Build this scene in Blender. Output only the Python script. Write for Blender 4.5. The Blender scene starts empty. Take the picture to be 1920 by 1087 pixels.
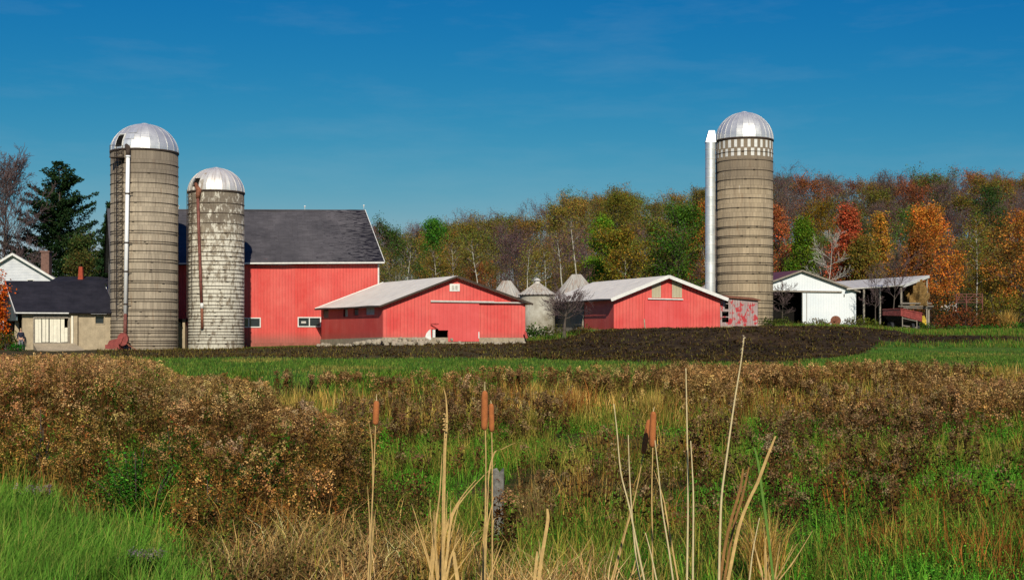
import bpy, math, random
import numpy as np
from mathutils import Vector, Matrix
R = math.radians
rnd = random.Random(7)
NR = np.random.default_rng(11)
scene = bpy.context.scene
col = scene.collection
EYE = 2.2; F = 2500.0; HX = 960.0; HY = 620.0

def P(px, py, d):
    return Vector(((px-HX)/F*d, d, EYE-(py-HY)/F*d))
def PX(px, d): return (px-HX)/F*d
def C(r, g, b, k=0.8):
    f = lambda c: (c/255/12.92 if c/255 <= .04045 else ((c/255+.055)/1.055)**2.4)*k
    return (f(r), f(g), f(b))

# ------------------------------------------------------------------ terrain
def sm(a, b, x):
    t = np.clip((np.asarray(x, float)-a)/(b-a), 0, 1); return t*t*(3-2*t)
SKX = np.array([-900,0,600,700,760,850,900,950,1000,1060,1110,1160,1200,1260,1310,1450,1520,1600,1660,1720,1800,1920,2600])
SKY = np.array([470,450,440,432,432,420,406,414,406,378,366,362,372,370,358,338,333,344,344,336,328,330,340])
BX = np.array([-60,-33,-22,-13,-10, -4, 1, 3.2, 4.4, 8,16,20,26,34,45,70])
BZ = np.array([.70,.62,.75,.95,1.15,1.25,1.35,1.55,1.8,2.25,2.4,2.5,2.5,2.05,2.15,2.4])
def bumps(X, Y):
    return (np.sin(X*.31+Y*.17)+np.sin(X*.13-Y*.29+1.3)+np.sin(X*.67+Y*.53+.4)*.5)/2.5
def H(X, Y):
    X = np.asarray(X, float); Y = np.asarray(Y, float)
    base = np.interp(Y, [-50,0,6,12,30,50,70,85], [1.3,.6,.0,.0,.12,.32,.48,.62])
    tgt = np.interp(X*108/np.maximum(Y,60), BX, BZ)
    z = base + (tgt-np.interp(110,[85,111],[.62,.62]))*sm(84,108,Y) + (2.0+.02*np.maximum(Y-128,0))*0
    # raised dark mound in front of the right shed
    z = z + .55*np.exp(-((X-15)/9.0)**2-((Y-97)/5.5)**2)
    z = np.where(Y > 118, z+(np.maximum(tgt,1.6)-tgt+.3)*sm(118,150,Y), z)
    px = HX+F*X/np.maximum(Y,1)
    sk = np.interp(px, SKX, SKY)
    zt = EYE+(HY-sk)*310/F-15.5
    z = z + (zt-2.6)*sm(158,310,Y) - (zt-2.6)*sm(330,900,Y)*.7
    z = z + bumps(X,Y)*.05*sm(8,30,Y)
    return z
def Hf(x, y): return float(H(x, y))

# ------------------------------------------------------------------ helpers
def tag(o, label=None, cat=None, group=None, kind=None):
    if label: o['label'] = label
    if cat: o['category'] = cat
    if group: o['group'] = group
    if kind: o['kind'] = kind
    return o
def thing(name, loc, label, cat, group=None, rz=0):
    o = bpy.data.objects.new(name, None); col.objects.link(o)
    o.location = loc; o.rotation_euler = (0,0,rz); o.empty_display_size = .3
    return tag(o, label, cat, group)
def wloc(o):
    v = Vector((0,0,0))
    while o: v = v+Vector(o.location); o = o.parent
    return v
def copy_tree(o, parent=None):
    c = o.copy(); col.objects.link(c); c.parent = parent
    for ch in list(o.children): copy_tree(ch, c)
    return c
class MB:
    def __init__(s): s.v = []; s.f = []; s.uv = {}
    def add(s, vs, fs, uvs=None):
        b = len(s.v); s.v += [tuple(v) for v in vs]
        for i, f in enumerate(fs):
            s.f.append([b+k for k in f])
            if uvs: s.uv[len(s.f)-1] = uvs[i]
        return s
    def hexa(s, a):   # 8 points: bottom 4 ccw, top 4 ccw
        return s.add(a, [(3,2,1,0),(4,5,6,7),(0,1,5,4),(1,2,6,5),(2,3,7,6),(3,0,4,7)])
    def box(s, c, sx, sy, sz, rz=0, ax=None):
        c = Vector(c)
        if ax is None:
            u = Vector((math.cos(rz), math.sin(rz), 0)); w = Vector((-math.sin(rz), math.cos(rz), 0)); t = Vector((0,0,1))
        else: u, w, t = ax
        u = u*sx/2; w = w*sy/2; t = t*sz/2
        return s.hexa([c-u-w-t, c+u-w-t, c+u+w-t, c-u+w-t, c-u-w+t, c+u-w+t, c+u+w+t, c-u+w+t])
    def bar(s, a, b, w, h=None, up=Vector((0,0,1))):
        a = Vector(a); b = Vector(b); d = (b-a).normalized(); h = h or w
        if abs(d.dot(up)) > .98: up = Vector((0,1,0))
        x = d.cross(up).normalized(); y = x.cross(d).normalized()
        return s.box((a+b)/2, (b-a).length, w, h, ax=(d, x*-1, y))
    def slab(s, q, th):   # quad a,b,c,d top, extruded against its normal
        q = [Vector(p) for p in q]; n = (q[1]-q[0]).cross(q[3]-q[0]).normalized()
        if n.z < 0: q = q[::-1]; n = (q[1]-q[0]).cross(q[3]-q[0]).normalized()
        lo = [p-n*th for p in q]
        return s.hexa(lo+q)
    def tube(s, pts, r, k=8, cap=True):
        pts = [Vector(p) for p in pts]; n = len(pts)
        if not isinstance(r, (list, tuple)): r = [r]*n
        vs = []; up = Vector((0,0,1)); prev = None
        for i, p in enumerate(pts):
            d = (pts[min(i+1,n-1)]-pts[max(i-1,0)]).normalized()
            if prev is None:
                x = d.cross(up if abs(d.z) < .95 else Vector((0,1,0))).normalized()
            else: x = (prev-d*prev.dot(d)).normalized()
            prev = x; y = d.cross(x)
            for j in range(k):
                a = 2*math.pi*j/k; vs.append(p+(x*math.cos(a)+y*math.sin(a))*r[i])
        fs = [(i*k+j, i*k+(j+1)%k, (i+1)*k+(j+1)%k, (i+1)*k+j) for i in range(n-1) for j in range(k)]
        if cap: fs += [tuple(range(k))[::-1], tuple((n-1)*k+j for j in range(k))]
        return s.add(vs, fs)
    def lathe(s, c, prof, k=48, a0=0, a1=2*math.pi):
        c = Vector(c); full = abs(a1-a0-2*math.pi) < 1e-4; m = k if full else k+1
        vs = []; n = len(prof)
        for r, z in prof:
            for j in range(m):
                a = a0+(a1-a0)*j/k; vs.append(c+Vector((math.cos(a)*r, math.sin(a)*r, z)))
        fs = []; us = []; rr = max(p[0] for p in prof); L = [0]
        for i in range(1, n): L.append(L[-1]+math.hypot(prof[i][0]-prof[i-1][0], prof[i][1]-prof[i-1][1]))
        for i in range(n-1):
            for j in range(k):
                j2 = (j+1) % m
                fs.append((i*m+j, i*m+j2, (i+1)*m+j2, (i+1)*m+j))
                u0 = (a0+(a1-a0)*j/k)*rr; u1 = (a0+(a1-a0)*(j+1)/k)*rr
                us.append([(u0,L[i]),(u1,L[i]),(u1,L[i+1]),(u0,L[i+1])])
        return s.add(vs, fs, us)
    def build(s, name, mat, parent=None, smooth=False, label=None):
        o0 = wloc(parent) if parent else Vector((0,0,0))
        me = bpy.data.meshes.new(name)
        me.from_pydata([(v[0]-o0.x, v[1]-o0.y, v[2]-o0.z) for v in s.v], [], s.f)
        uv = me.uv_layers.new(name='UVMap'); Z = Vector((0,0,1))
        for p in me.polygons:
            c = s.uv.get(p.index)
            if c is None:
                n = p.normal
                if abs(n.z) > .985: u, w = Vector((1,0,0)), Vector((0,1,0))
                else: u = Z.cross(n).normalized(); w = n.cross(u)
                c = [((Vector(s.v[i])).dot(u), Vector(s.v[i]).dot(w)) for i in p.vertices]
            for li, t in zip(p.loop_indices, c): uv.data[li].uv = t
            p.use_smooth = smooth
        me.materials.append(mat)
        o = bpy.data.objects.new(name, me); col.objects.link(o)
        if parent: o.parent = parent
        if label: o['label'] = label
        return o

def mesh_np(name, V, Q=None, T=None, mat=None, colr=None, smooth=False):
    V = np.asarray(V, np.float32); me = bpy.data.meshes.new(name)
    nq = 0 if Q is None else len(Q); nt = 0 if T is None else len(T)
    idx = np.concatenate([a.reshape(-1) for a in (Q, T) if a is not None and len(a)]).astype(np.int32)
    me.vertices.add(len(V)); me.vertices.foreach_set('co', V.reshape(-1))
    me.loops.add(len(idx)); me.loops.foreach_set('vertex_index', idx)
    me.polygons.add(nq+nt)
    st = np.concatenate([np.arange(nq)*4, nq*4+np.arange(nt)*3]).astype(np.int32)
    me.polygons.foreach_set('loop_start', st)
    me.update(calc_edges=True)
    if colr is not None:
        a = me.color_attributes.new('Col', 'FLOAT_COLOR', 'POINT')
        c = np.ones((len(V),4), np.float32); c[:, :3] = colr
        a.data.foreach_set('color', c.reshape(-1))
    if smooth: me.polygons.foreach_set('use_smooth', np.ones(nq+nt, bool))
    if mat: me.materials.append(mat)
    return me
def obj(name, me, parent=None, loc=None):
    o = bpy.data.objects.new(name, me); col.objects.link(o)
    if parent: o.parent = parent
    if loc is not None: o.location = loc
    return o

# ------------------------------------------------------------------ materials
def newmat(name):
    m = bpy.data.materials.new(name); m.use_nodes = True
    n = m.node_tree; n.nodes.clear()
    out = n.nodes.new('ShaderNodeOutputMaterial'); b = n.nodes.new('ShaderNodeBsdfPrincipled')
    n.links.new(b.outputs[0], out.inputs[0]); return m, n, b, out
class G:
    def __init__(s, nt): s.t = nt
    def n(s, typ, ins=None, **kw):
        x = s.t.nodes.new('ShaderNode'+typ)
        for k, v in kw.items(): setattr(x, k, v)
        for k, v in (ins or {}).items():
            if hasattr(v, 'is_output') or isinstance(v, bpy.types.NodeSocket): s.t.links.new(v, x.inputs[k])
            else: x.inputs[k].default_value = v
        return x
    def math(s, op, a, b=0.0, c=0.0):
        return s.n('Math', {0: a, 1: b, 2: c}, operation=op).outputs[0]
    def mix(s, f, a, b, mode='MIX'):
        x = s.n('Mix', data_type='RGBA', blend_type=mode); 
        for k, v in ((0, f), (6, a), (7, b)):
            if isinstance(v, bpy.types.NodeSocket): s.t.links.new(v, x.inputs[k])
            else: x.inputs[k].default_value = v if k == 0 else (tuple(v)+(1,))[:4]
        return x.outputs[2]
    def noise(s, vec, scale, detail=4, rough=.6):
        return s.n('TexNoise', {'Vector': vec, 'Scale': scale, 'Detail': detail, 'Roughness': rough}).outputs[0]
    def ramp(s, f, lo, hi):
        x = s.n('MapRange', {0: f, 1: lo, 2: hi}); return x.outputs[0]
    def scl(s, vec, x, y, z):
        return s.n('Mapping', {0: vec, 3: (x,y,z)}).outputs[0]
    def bump(s, h, st, dist, bs):
        b = s.n('Bump', {'Strength': st, 'Distance': dist, 'Height': h}); s.t.links.new(b.outputs[0], bs.inputs['Normal'])
def coords(g): return g.n('NewGeometry').outputs['Position'], g.n('UVMap').outputs[0]

def m_siding(name, c1, c2, per=.25, dirt=(.16,.1,.07), dirtz=None, fade=.5, linew=.12, lined=.72, rough=.55):
    m, nt, b, _ = newmat(name); g = G(nt); pos, uv = coords(g)
    sep = g.n('SeparateXYZ', {0: uv}); u = sep.outputs[0]; v = sep.outputs[1]
    wob = g.math('MULTIPLY', g.noise(pos, .8, 2), .06)
    fr = g.math('FRACT', g.math('DIVIDE', g.math('ADD', u, wob), per))
    rib = g.math('LESS_THAN', fr, linew)
    pan = g.n('TexWhiteNoise', {'W': g.math('FLOOR', g.math('DIVIDE', u, per*4))}, noise_dimensions='1D').outputs[0]
    n1 = g.noise(pos, .55, 5, .65); st = g.noise(g.scl(uv, 9, .5, 1), 1, 4, .7)
    c = g.mix(g.ramp(n1, .35, .68), c1, c2)
    c = g.mix(g.math('MULTIPLY', g.ramp(st, .48, .75), fade*.55), c, [x*.62 for x in c1])
    c = g.mix(g.math('MULTIPLY', pan, .05), c, (.9,.5,.45) if c1[0] > .3 and c1[1] < .2 else (.8,.8,.8))
    c = g.mix(g.math('MULTIPLY', rib, 1-lined), c, (.02,.01,.01))
    n2 = g.noise(pos, 7, 4, .7)
    c = g.mix(g.math('MULTIPLY', g.ramp(n2, .62, .75), .35), c, dirt)
    if dirtz is not None:
        z = g.n('SeparateXYZ', {0: pos}).outputs[2]
        f = g.math('MULTIPLY', g.ramp(g.math('ADD', z, g.math('MULTIPLY', n1, .6)), dirtz+.9, dirtz+.1), .6)
        c = g.mix(f, c, dirt)
    nt.links.new(c, b.inputs[0]); b.inputs['Roughness'].default_value = rough
    b.inputs['Specular IOR Level'].default_value = .25
    h = g.math('ADD', g.math('PINGPONG', g.math('DIVIDE', u, per), .5), g.math('MULTIPLY', n2, .15))
    g.bump(h, .6, .03, b); return m

def m_plain(name, c, var=.25, scale=3, rough=.8, metal=0, bump=.3, streak=0, c2=None, dist=.02, spec=.3):
    m, nt, b, _ = newmat(name); g = G(nt); pos, uv = coords(g)
    n1 = g.noise(pos, scale, 5, .65); n2 = g.noise(pos, scale*6, 3, .7)
    lo = [x*(1-var) for x in c]; hi = [min(1, x*(1+var)) for x in c]
    k = g.mix(g.ramp(n1, .3, .7), lo, c2 or hi)
    k = g.mix(g.math('MULTIPLY', g.ramp(n2, .5, .75), var), k, [x*.45 for x in c])
    if streak:
        s = g.noise(g.scl(uv, 6, .35, 1), 1, 4, .7)
        k = g.mix(g.math('MULTIPLY', g.ramp(s, .5, .78), streak), k, [x*.35 for x in c])
    nt.links.new(k, b.inputs[0]); b.inputs['Roughness'].default_value = rough
    b.inputs['Metallic'].default_value = metal; b.inputs['Specular IOR Level'].default_value = spec
    g.bump(n2, bump, dist, b); return m

def m_stave(name, base, paint=None, pamt=.5, ztop=10, zbot=0, stain=(.16,.08,.035), dark=(.10,.08,.06)):
    m, nt, b, _ = newmat(name); g = G(nt); pos, uv = coords(g)
    z = g.n('SeparateXYZ', {0: pos}).outputs[2]
    br = g.n('TexBrick', {'Vector': uv, 'Color1': (.35,.35,.35,1), 'Color2': (.65,.65,.65,1), 'Mortar': (0,0,0,1), 'Scale': 1.0,
             'Mortar Size': .012, 'Mortar Smooth': .3, 'Brick Width': .29, 'Row Height': .76, 'Bias': 0.})
    n1 = g.noise(pos, .5, 5, .6); n2 = g.noise(pos, 6, 4, .75); st = g.noise(g.scl(uv, 4.5, .22, 1), 1, 5, .7)
    c = g.mix(g.ramp(n1, .3, .7), [x*.86 for x in base], [x*1.12 for x in base])
    c = g.mix(.34, c, br.outputs[0], 'OVERLAY')
    c = g.mix(g.math('MULTIPLY', g.ramp(n2, .5, .72), .25), c, [x*.5 for x in base])
    c = g.mix(g.math('MULTIPLY', g.ramp(st, .5, .72), .6), c, dark)
    st2 = g.noise(g.scl(uv, 2.2, .3, 3), 1.3, 4, .7)
    c = g.mix(g.math('MULTIPLY', g.ramp(st2, .58, .72), .5), c, stain)
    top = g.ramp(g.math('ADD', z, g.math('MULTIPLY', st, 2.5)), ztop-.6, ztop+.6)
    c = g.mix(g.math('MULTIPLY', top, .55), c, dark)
    # pale drips
    st3 = g.noise(g.scl(uv, 7, .6, 9), 1, 3, .6)
    c = g.mix(g.math('MULTIPLY', g.ramp(st3, .70, .74), .5), c, (.6,.57,.5))
    if paint:
        pn = g.noise(g.scl(pos, 1, 1, .55), 2.6, 6, .75)
        hgt = g.ramp(z, ztop-.2, zbot+5)     # more paint towards the bottom
        f = g.ramp(g.math('ADD', pn, g.math('MULTIPLY', hgt, .13)), .53, .62)
        c = g.mix(g.math('MULTIPLY', f, pamt), c, paint)
        c = g.mix(g.math('MULTIPLY', g.math('SUBTRACT', 1., br.outputs['Fac']), 0.0), c, paint)
        c = g.mix(g.math('MULTIPLY', br.outputs['Fac'], .45), c, dark)
    nt.links.new(c, b.inputs[0]); b.inputs['Roughness'].default_value = .9; b.inputs['Specular IOR Level'].default_value = .15
    g.bump(g.math('SUBTRACT', n2, g.math('MULTIPLY', br.outputs['Fac'], 1.2)), .5, .02, b); return m

def m_metal(name, c, rough=.38, metal=.75, streak=.25, rust=0, per=None):
    m, nt, b, _ = newmat(name); g = G(nt); pos, uv = coords(g)
    n1 = g.noise(pos, 1.2, 4, .6); n2 = g.noise(pos, 9, 4, .7); st = g.noise(g.scl(uv, 5, .5, 1), 1, 4, .7)
    k = g.mix(g.ramp(n1, .3, .7), [x*.82 for x in c], c)
    k = g.mix(g.math('MULTIPLY', g.ramp(st, .5, .75), streak), k, [x*.45 for x in c])
    if rust: k = g.mix(g.math('MULTIPLY', g.ramp(g.math('ADD', st, g.math('MULTIPLY', n1, .3)), .62, .8), rust), k, (.23,.10,.045))
    nt.links.new(k, b.inputs[0]); b.inputs['Metallic'].default_value = metal
    nt.links.new(g.math('ADD', rough, g.math('MULTIPLY', g.math('SUBTRACT', n1, .5), .35)), b.inputs['Roughness'])
    h = n2
    if per:
        u = g.n('SeparateXYZ', {0: uv}).outputs[0]
        h = g.math('ADD', g.math('PINGPONG', g.math('DIVIDE', u, per), .5), g.math('MULTIPLY', n2, .2))
    g.bump(h, .35 if per else .12, .02, b); return m

def m_leaf(name, tr=.3, objcol=True, rough=.7):
    m, nt, b, out = newmat(name); g = G(nt); nt.nodes.remove(b)
    at = g.n('Attribute', attribute_name='Col').outputs[0]
    if objcol:
        oc = g.n('ObjectInfo'); c = g.mix(1., at, oc.outputs['Color'], 'MULTIPLY')
    else: c = at
    pos = g.n('NewGeometry').outputs['Position']
    nz = g.noise(pos, 1.3, 3)
    c = g.mix(1., c, g.n('CombineColor', {0: g.ramp(nz, 0., 1.)}).outputs[0] if 0 else g.mix(g.ramp(nz,.3,.7),(.78,.8,.8),(1.15,1.1,1.05)), 'MULTIPLY')
    d = g.n('BsdfDiffuse', {0: c}); t = g.n('BsdfTranslucent', {0: c})
    x = g.n('MixShader', {0: tr, 1: d.outputs[0], 2: t.outputs[0]}); nt.links.new(x.outputs[0], out.inputs[0])
    return m

M = {}
M['red'] = m_siding('red_siding', C(220,72,64), C(230,98,86), dirtz=1.5, per=.27, lined=.70, linew=.14, fade=.8)
M['red2'] = m_siding('red_siding_shed', C(222,74,68), C(234,104,92), dirtz=1.5, per=.27, lined=.66, linew=.15, fade=.85)
M['reddoor'] = m_siding('red_door_steel', C(218,74,70), C(230,92,88), per=.3, lined=.84, fade=.3)
M['redpeel'] = None
M['white_sid'] = m_siding('white_siding', C(225,232,235,.85), C(240,244,244,.85), per=.25, lined=.86, fade=.12, dirt=(.3,.32,.28), dirtz=1.8)
M['white'] = m_plain('white_trim', (.66,.65,.60), .15, 5, streak=.2)
M['grey_board'] = m_siding('weathered_board', C(120,112,104), C(158,148,135), per=.22, lined=.5, fade=.9, rough=.9)
M['plank'] = m_plain('grey_plank', C(150,140,125), .35, 6, streak=.5)
M['doorwhite'] = m_plain('peeling_white_board', C(235,228,205,.85), .1, 4, streak=.35)
M['shingle'] = None
M['concrete'] = m_plain('old_concrete', C(180,163,134), .22, 1.6, streak=.35, rough=.95)
M['foot'] = m_plain('footing', C(170,155,130), .3, 2.5, streak=.3, rough=.95)
M['redfoot'] = m_plain('painted_footing', C(165,98,84), .25, 2.5, streak=.3, rough=.95)
M['roofmetal'] = m_metal('pale_sheet_roof', (.86,.79,.64), .6, .0, .35, .14, per=.6)
M['roofgrey'] = m_metal('grey_sheet_roof', (.62,.59,.52), .55, .05, .3, .15, per=.5)
M['roofred'] = m_metal('rust_red_roof', C(110,60,62), .6, .1, .3, .4, per=.5)
M['dome'] = m_metal('galvanised_dome', (.76,.75,.70), .44, .6, .22)
M['dome2'] = m_metal('aged_galvanised_dome', (.84,.80,.72), .48, .5, .3, .3)
M['chute'] = m_metal('galvanised_chute', (.74,.76,.74), .45, .6, .3)
M['binroof'] = m_metal('bin_roof_metal', C(188,184,172,.85), .65, .1, .6, .6)
M['binwall'] = m_plain('bin_wall_metal', C(168,156,134), .3, .9, rough=.7, streak=.3, c2=C(205,200,185))
M['hoop'] = m_plain('rusty_hoop', (.05,.035,.025), .4, 6, rough=.8)
M['dark'] = m_plain('black_and_shade', (.012,.011,.010), .3, 2, rough=1, spec=0)  # near-black: stands in for shade inside openings, also used for plain black parts
M['pipew'] = m_plain('white_pipe', (.82,.82,.80), .06, 4, rough=.45, streak=.1, spec=.5)
M['pipered'] = m_plain('rusty_red_pipe', (.17,.055,.04), .45, 5, rough=.6, streak=.4)
M['rust'] = m_plain('rust_iron', (.20,.075,.04), .45, 5, rough=.8)
M['redpaint'] = m_plain('faded_red_machine', (.24,.05,.04), .4, 4, rough=.5, streak=.3)
M['tyre'] = m_plain('old_tyre', (.02,.02,.02), .3, 8)
M['glass'] = m_plain('window_glass', (.02,.025,.03), .2, 2, rough=.15, bump=.05, spec=.6)
M['pale'] = m_plain('pale_panel', C(205,200,190), .2, 4, streak=.3)
M['bark'] = m_plain('bark', C(92,82,72), .4, 3, rough=.95, bump=.6)
M['birch'] = m_plain('pale_bark', C(190,185,170), .3, 3, rough=.9)
M['twig'] = m_plain('twig_bark', C(104,86,84), .25, 1, rough=.95)
M['stone'] = m_plain('fieldstone', C(172,160,138), .3, 2.2, rough=.95, bump=.6)
M['cattail'] = m_plain('cattail_velvet', C(186,112,62,.75), .22, 30, rough=1, bump=.8, dist=.004)
M['reed'] = m_plain('dry_reed', C(208,172,108,.75), .3, 20, rough=.8, dist=.003)
M['reedpale'] = m_plain('bleached_stem', C(222,202,150,.75), .15, 20, rough=.8, dist=.003)
M['reedbrown'] = m_plain('brown_reed', C(150,108,60,.75), .3, 20, rough=.85, dist=.003)
M['post'] = m_plain('weathered_post', C(132,128,118), .5, 18, rough=.95, streak=.6, dist=.01)
M['hay'] = m_plain('hay', C(165,130,75), .4, 7, rough=1, bump=1.2, dist=.1)
M['brick'] = m_plain('chimney_brick', C(120,90,78), .3, 5)
M['skin'] = m_plain('skin', (.5,.28,.19), .05, 10, bump=.05)
M['navy'] = m_plain('navy_cloth', (.012,.014,.03), .3, 9)
M['greycloth'] = m_plain('grey_cloth', (.16,.16,.18), .2, 9)
M['hairlight'] = m_plain('light_hair', (.55,.42,.22), .2, 30)
M['leaf'] = m_leaf('tree_leaves'); M['weed'] = m_leaf('weeds', .3, False)
M['weedobj'] = m_leaf('weed_plant', .3, True)

def m_shingle():
    m, nt, b, _ = newmat('worn_dark_shingles'); g = G(nt); pos, uv = coords(g)
    br = g.n('TexBrick', {'Vector': uv, 'Color1': (.3,.3,.3,1), 'Color2': (.7,.7,.7,1), 'Mortar': (0,0,0,1), 'Scale': 1.,
             'Mortar Size': .012, 'Brick Width': .9, 'Row Height': .22, 'Mortar Smooth': .2})
    n1 = g.noise(pos, .35, 5, .65); n2 = g.noise(g.scl(uv, 1.1, 6.5, 1), 1, 4, .6); x = g.n('SeparateXYZ', {0: pos})
    c = g.mix(g.ramp(n1, .3, .7), C(70,68,71), C(98,94,96))
    c = g.mix(.35, c, br.outputs[0], 'OVERLAY')
    # dark, slightly sunken patches, mostly at the right end and along the ridge
    edge = g.ramp(x.outputs[0], PX(560,120), PX(715,122)); hi = g.ramp(x.outputs[2], 11.2, 14.0)
    f = g.math('ADD', n2, g.math('ADD', g.math('MULTIPLY', edge, .26), g.math('MULTIPLY', g.math('MULTIPLY', hi, hi), .05)))
    f2 = g.ramp(f, .70, .735)
    c = g.mix(f2, c, C(26,24,34))
    nt.links.new(c, b.inputs[0]); b.inputs['Roughness'].default_value = .9; b.inputs['Specular IOR Level'].default_value = .2
    g.bump(g.math('SUBTRACT', g.math('MULTIPLY', n1, .5), g.math('ADD', f2, g.math('MULTIPLY', br.outputs['Fac'], .5))), .6, .03, b); return m
M['shingle'] = m_shingle()
def m_black():
    m, nt, b, _ = newmat('black_shingles'); g = G(nt); pos, uv = coords(g)
    br = g.n('TexBrick', {'Vector': uv, 'Color1': (.3,.3,.3,1), 'Color2': (.7,.7,.7,1), 'Mortar': (0,0,0,1), 'Scale': 1.,
             'Mortar Size': .015, 'Brick Width': .9, 'Row Height': .2})
    n1 = g.noise(pos, .9, 5, .65)
    c = g.mix(g.ramp(n1, .3, .7), C(26,26,34), C(48,46,54)); c = g.mix(.3, c, br.outputs[0], 'OVERLAY')
    nt.links.new(c, b.inputs[0]); b.inputs['Roughness'].default_value = .85; b.inputs['Specular IOR Level'].default_value = .25
    g.bump(g.math('SUBTRACT', n1, br.outputs['Fac']), .4, .02, b); return m
M['black'] = m_black()
def m_peel():
    m, nt, b, _ = newmat('peeling_red_boards'); g = G(nt); pos, uv = coords(g)
    n1 = g.noise(g.scl(uv, 1.3, .8, 1), 1.4, 5, .7); n2 = g.noise(g.scl(uv, 9, 1, 1), 1, 3, .7)
    u = g.n('SeparateXYZ', {0: uv}).outputs[0]
    rib = g.math('LESS_THAN', g.math('FRACT', g.math('DIVIDE', u, .22)), .12)
    c = g.mix(g.ramp(n2, .3, .7), C(150,128,125), C(192,172,165))
    c = g.mix(g.ramp(n1, .52, .56), c, C(190,58,62)); c = g.mix(g.math('MULTIPLY', rib, .5), c, (.03,.02,.02))
    nt.links.new(c, b.inputs[0]); b.inputs['Roughness'].default_value = .9; return m
M['redpeel'] = m_peel()
def m_clap():
    m, nt, b, _ = newmat('white_clapboard'); g = G(nt); pos, uv = coords(g)
    v = g.n('SeparateXYZ', {0: pos}).outputs[2]; fr = g.math('FRACT', g.math('DIVIDE', v, .16))
    c = g.mix(g.ramp(g.noise(pos, 2), .3, .7), (.5,.52,.55), (.64,.65,.66)); c = g.mix(g.math('MULTIPLY', g.math('LESS_THAN', fr, .2), .5), c, (.12,.12,.14))
    nt.links.new(c, b.inputs[0]); b.inputs['Roughness'].default_value = .7; return m
M['clap'] = m_clap()

def m_ground():
    m, nt, b, _ = newmat('ground'); g = G(nt); pos, uv = coords(g)
    soil = g.n('Attribute', attribute_name='soil').outputs['Fac']; gr = g.n('Attribute', attribute_name='green').outputs['Fac']
    n0 = g.noise(pos, .25, 5, .6); n1 = g.noise(pos, 1.6, 6, .65); n2 = g.noise(pos, 9, 5, .7)
    wild = g.mix(g.ramp(n1, .38, .62), C(52,62,22), C(96,80,46)); wild = g.mix(g.ramp(n2, .55, .7), wild, C(38,34,20))
    grn = g.mix(g.ramp(n1, .32, .68), C(52,92,30), C(92,130,46)); grn = g.mix(g.math('MULTIPLY', g.ramp(n0, .45, .65), .6), grn, C(120,116,60)); grn = g.mix(g.math('MULTIPLY', g.ramp(n2, .5, .7), .6), grn, C(36,58,20))
    sl = g.mix(g.ramp(n2, .35, .65), C(36,29,23), C(70,56,42)); sl = g.mix(g.math('MULTIPLY', g.ramp(n1, .5, .66), .7), sl, C(92,78,52)); sl = g.mix(g.math('MULTIPLY', g.ramp(g.noise(pos, .12, 5, .7), .5, .62), .6), sl, C(88,68,50)); sl = g.mix(g.math('MULTIPLY', g.ramp(n0, .5, .64), .45), sl, C(26,20,17))
    wob = g.math('MULTIPLY', g.math('SUBTRACT', g.noise(pos, .5, 7, .75), .5), 2.0)
    c = g.mix(g.ramp(g.math('ADD', gr, wob), .35, .65), wild, grn)
    xx = g.n('SeparateXYZ', {0: pos}).outputs[0]; sl = g.mix(g.math('MULTIPLY', g.ramp(xx, 6, -4), .55), sl, g.mix(g.ramp(n1,.4,.6), C(98,82,58), C(82,84,48)))
    c = g.mix(g.ramp(g.math('ADD', soil, wob), .38, .62), c, sl)
    nt.links.new(c, b.inputs[0]); b.inputs['Roughness'].default_value = 1; b.inputs['Specular IOR Level'].default_value = .05
    g.bump(g.math('ADD', g.math('MULTIPLY', n2, .4), n1), .9, .12, b); return m
M['ground'] = m_ground()

# ------------------------------------------------------------------ ground sheet
def soilmask(X, Y):
    px = HX+F*X/np.maximum(Y,1)
    near = np.interp(px,[-500,250,340,700,1000,1080,1250,1450,1560,1650,1760,1900,2300], [80,80,79,79,79,75,70,71,79,93,95,96.5,97])
    far = np.interp(px,[-500,900,1000,1060,1140,1450,1600,1700,1800,2300], [111,111,105,102.5,112,112,110,103,101.5,102])
    w = bumps(X*2, Y*2)*1.2
    return sm(near-4, near+4, Y+w)*(1-sm(far-2.5, far+1.5, Y+w))
def greenmask(X, Y):
    px = HX+F*X/np.maximum(Y,1)
    return sm(46, 54, Y)*(1-sm(128,150,Y))
def ground():
    gx = np.concatenate([-np.geomspace(3000,60,26), np.arange(-56,-42,2.), np.arange(-42,52,.4), np.arange(52,80,2.), np.geomspace(82,3000,26)])
    gy = np.concatenate([[-300,-120,-50,-20,-8,0], np.arange(4,60,.8), np.arange(60,130,.42), np.arange(130,340,3.), np.geomspace(345,4000,26)])
    X, Y = np.meshgrid(gx, gy); Z = H(X, Y); s = soilmask(X, Y)
    rough = NR.normal(0,1,X.shape); rough = (rough+np.roll(rough,1,0)+np.roll(rough,1,1)+np.roll(rough,(1,1),(0,1)))/2
    near = (np.abs(X)<56)&(Y>60)&(Y<130)
    Z = Z+np.where(near, rough*(.012+.04*s*sm(-2,14,X)+.015*s), 0)
    # cut level pads are not needed: walls go down into the soil
    ny, nx = X.shape; V = np.stack([X,Y,Z],-1).reshape(-1,3)
    i = np.arange(ny-1)[:,None]*nx+np.arange(nx-1)[None,:]
    Q = np.stack([i, i+1, i+nx+1, i+nx],-1).reshape(-1,4)
    me = mesh_np('ground', V, Q, None, M['ground'], smooth=True)
    for nm, arr in (('soil', s), ('green', greenmask(X,Y))):
        a = me.attributes.new(nm, 'FLOAT', 'POINT'); a.data.foreach_set('value', arr.reshape(-1).astype(np.float32))
    tag(obj('ground', me), kind='structure')
ground()

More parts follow.
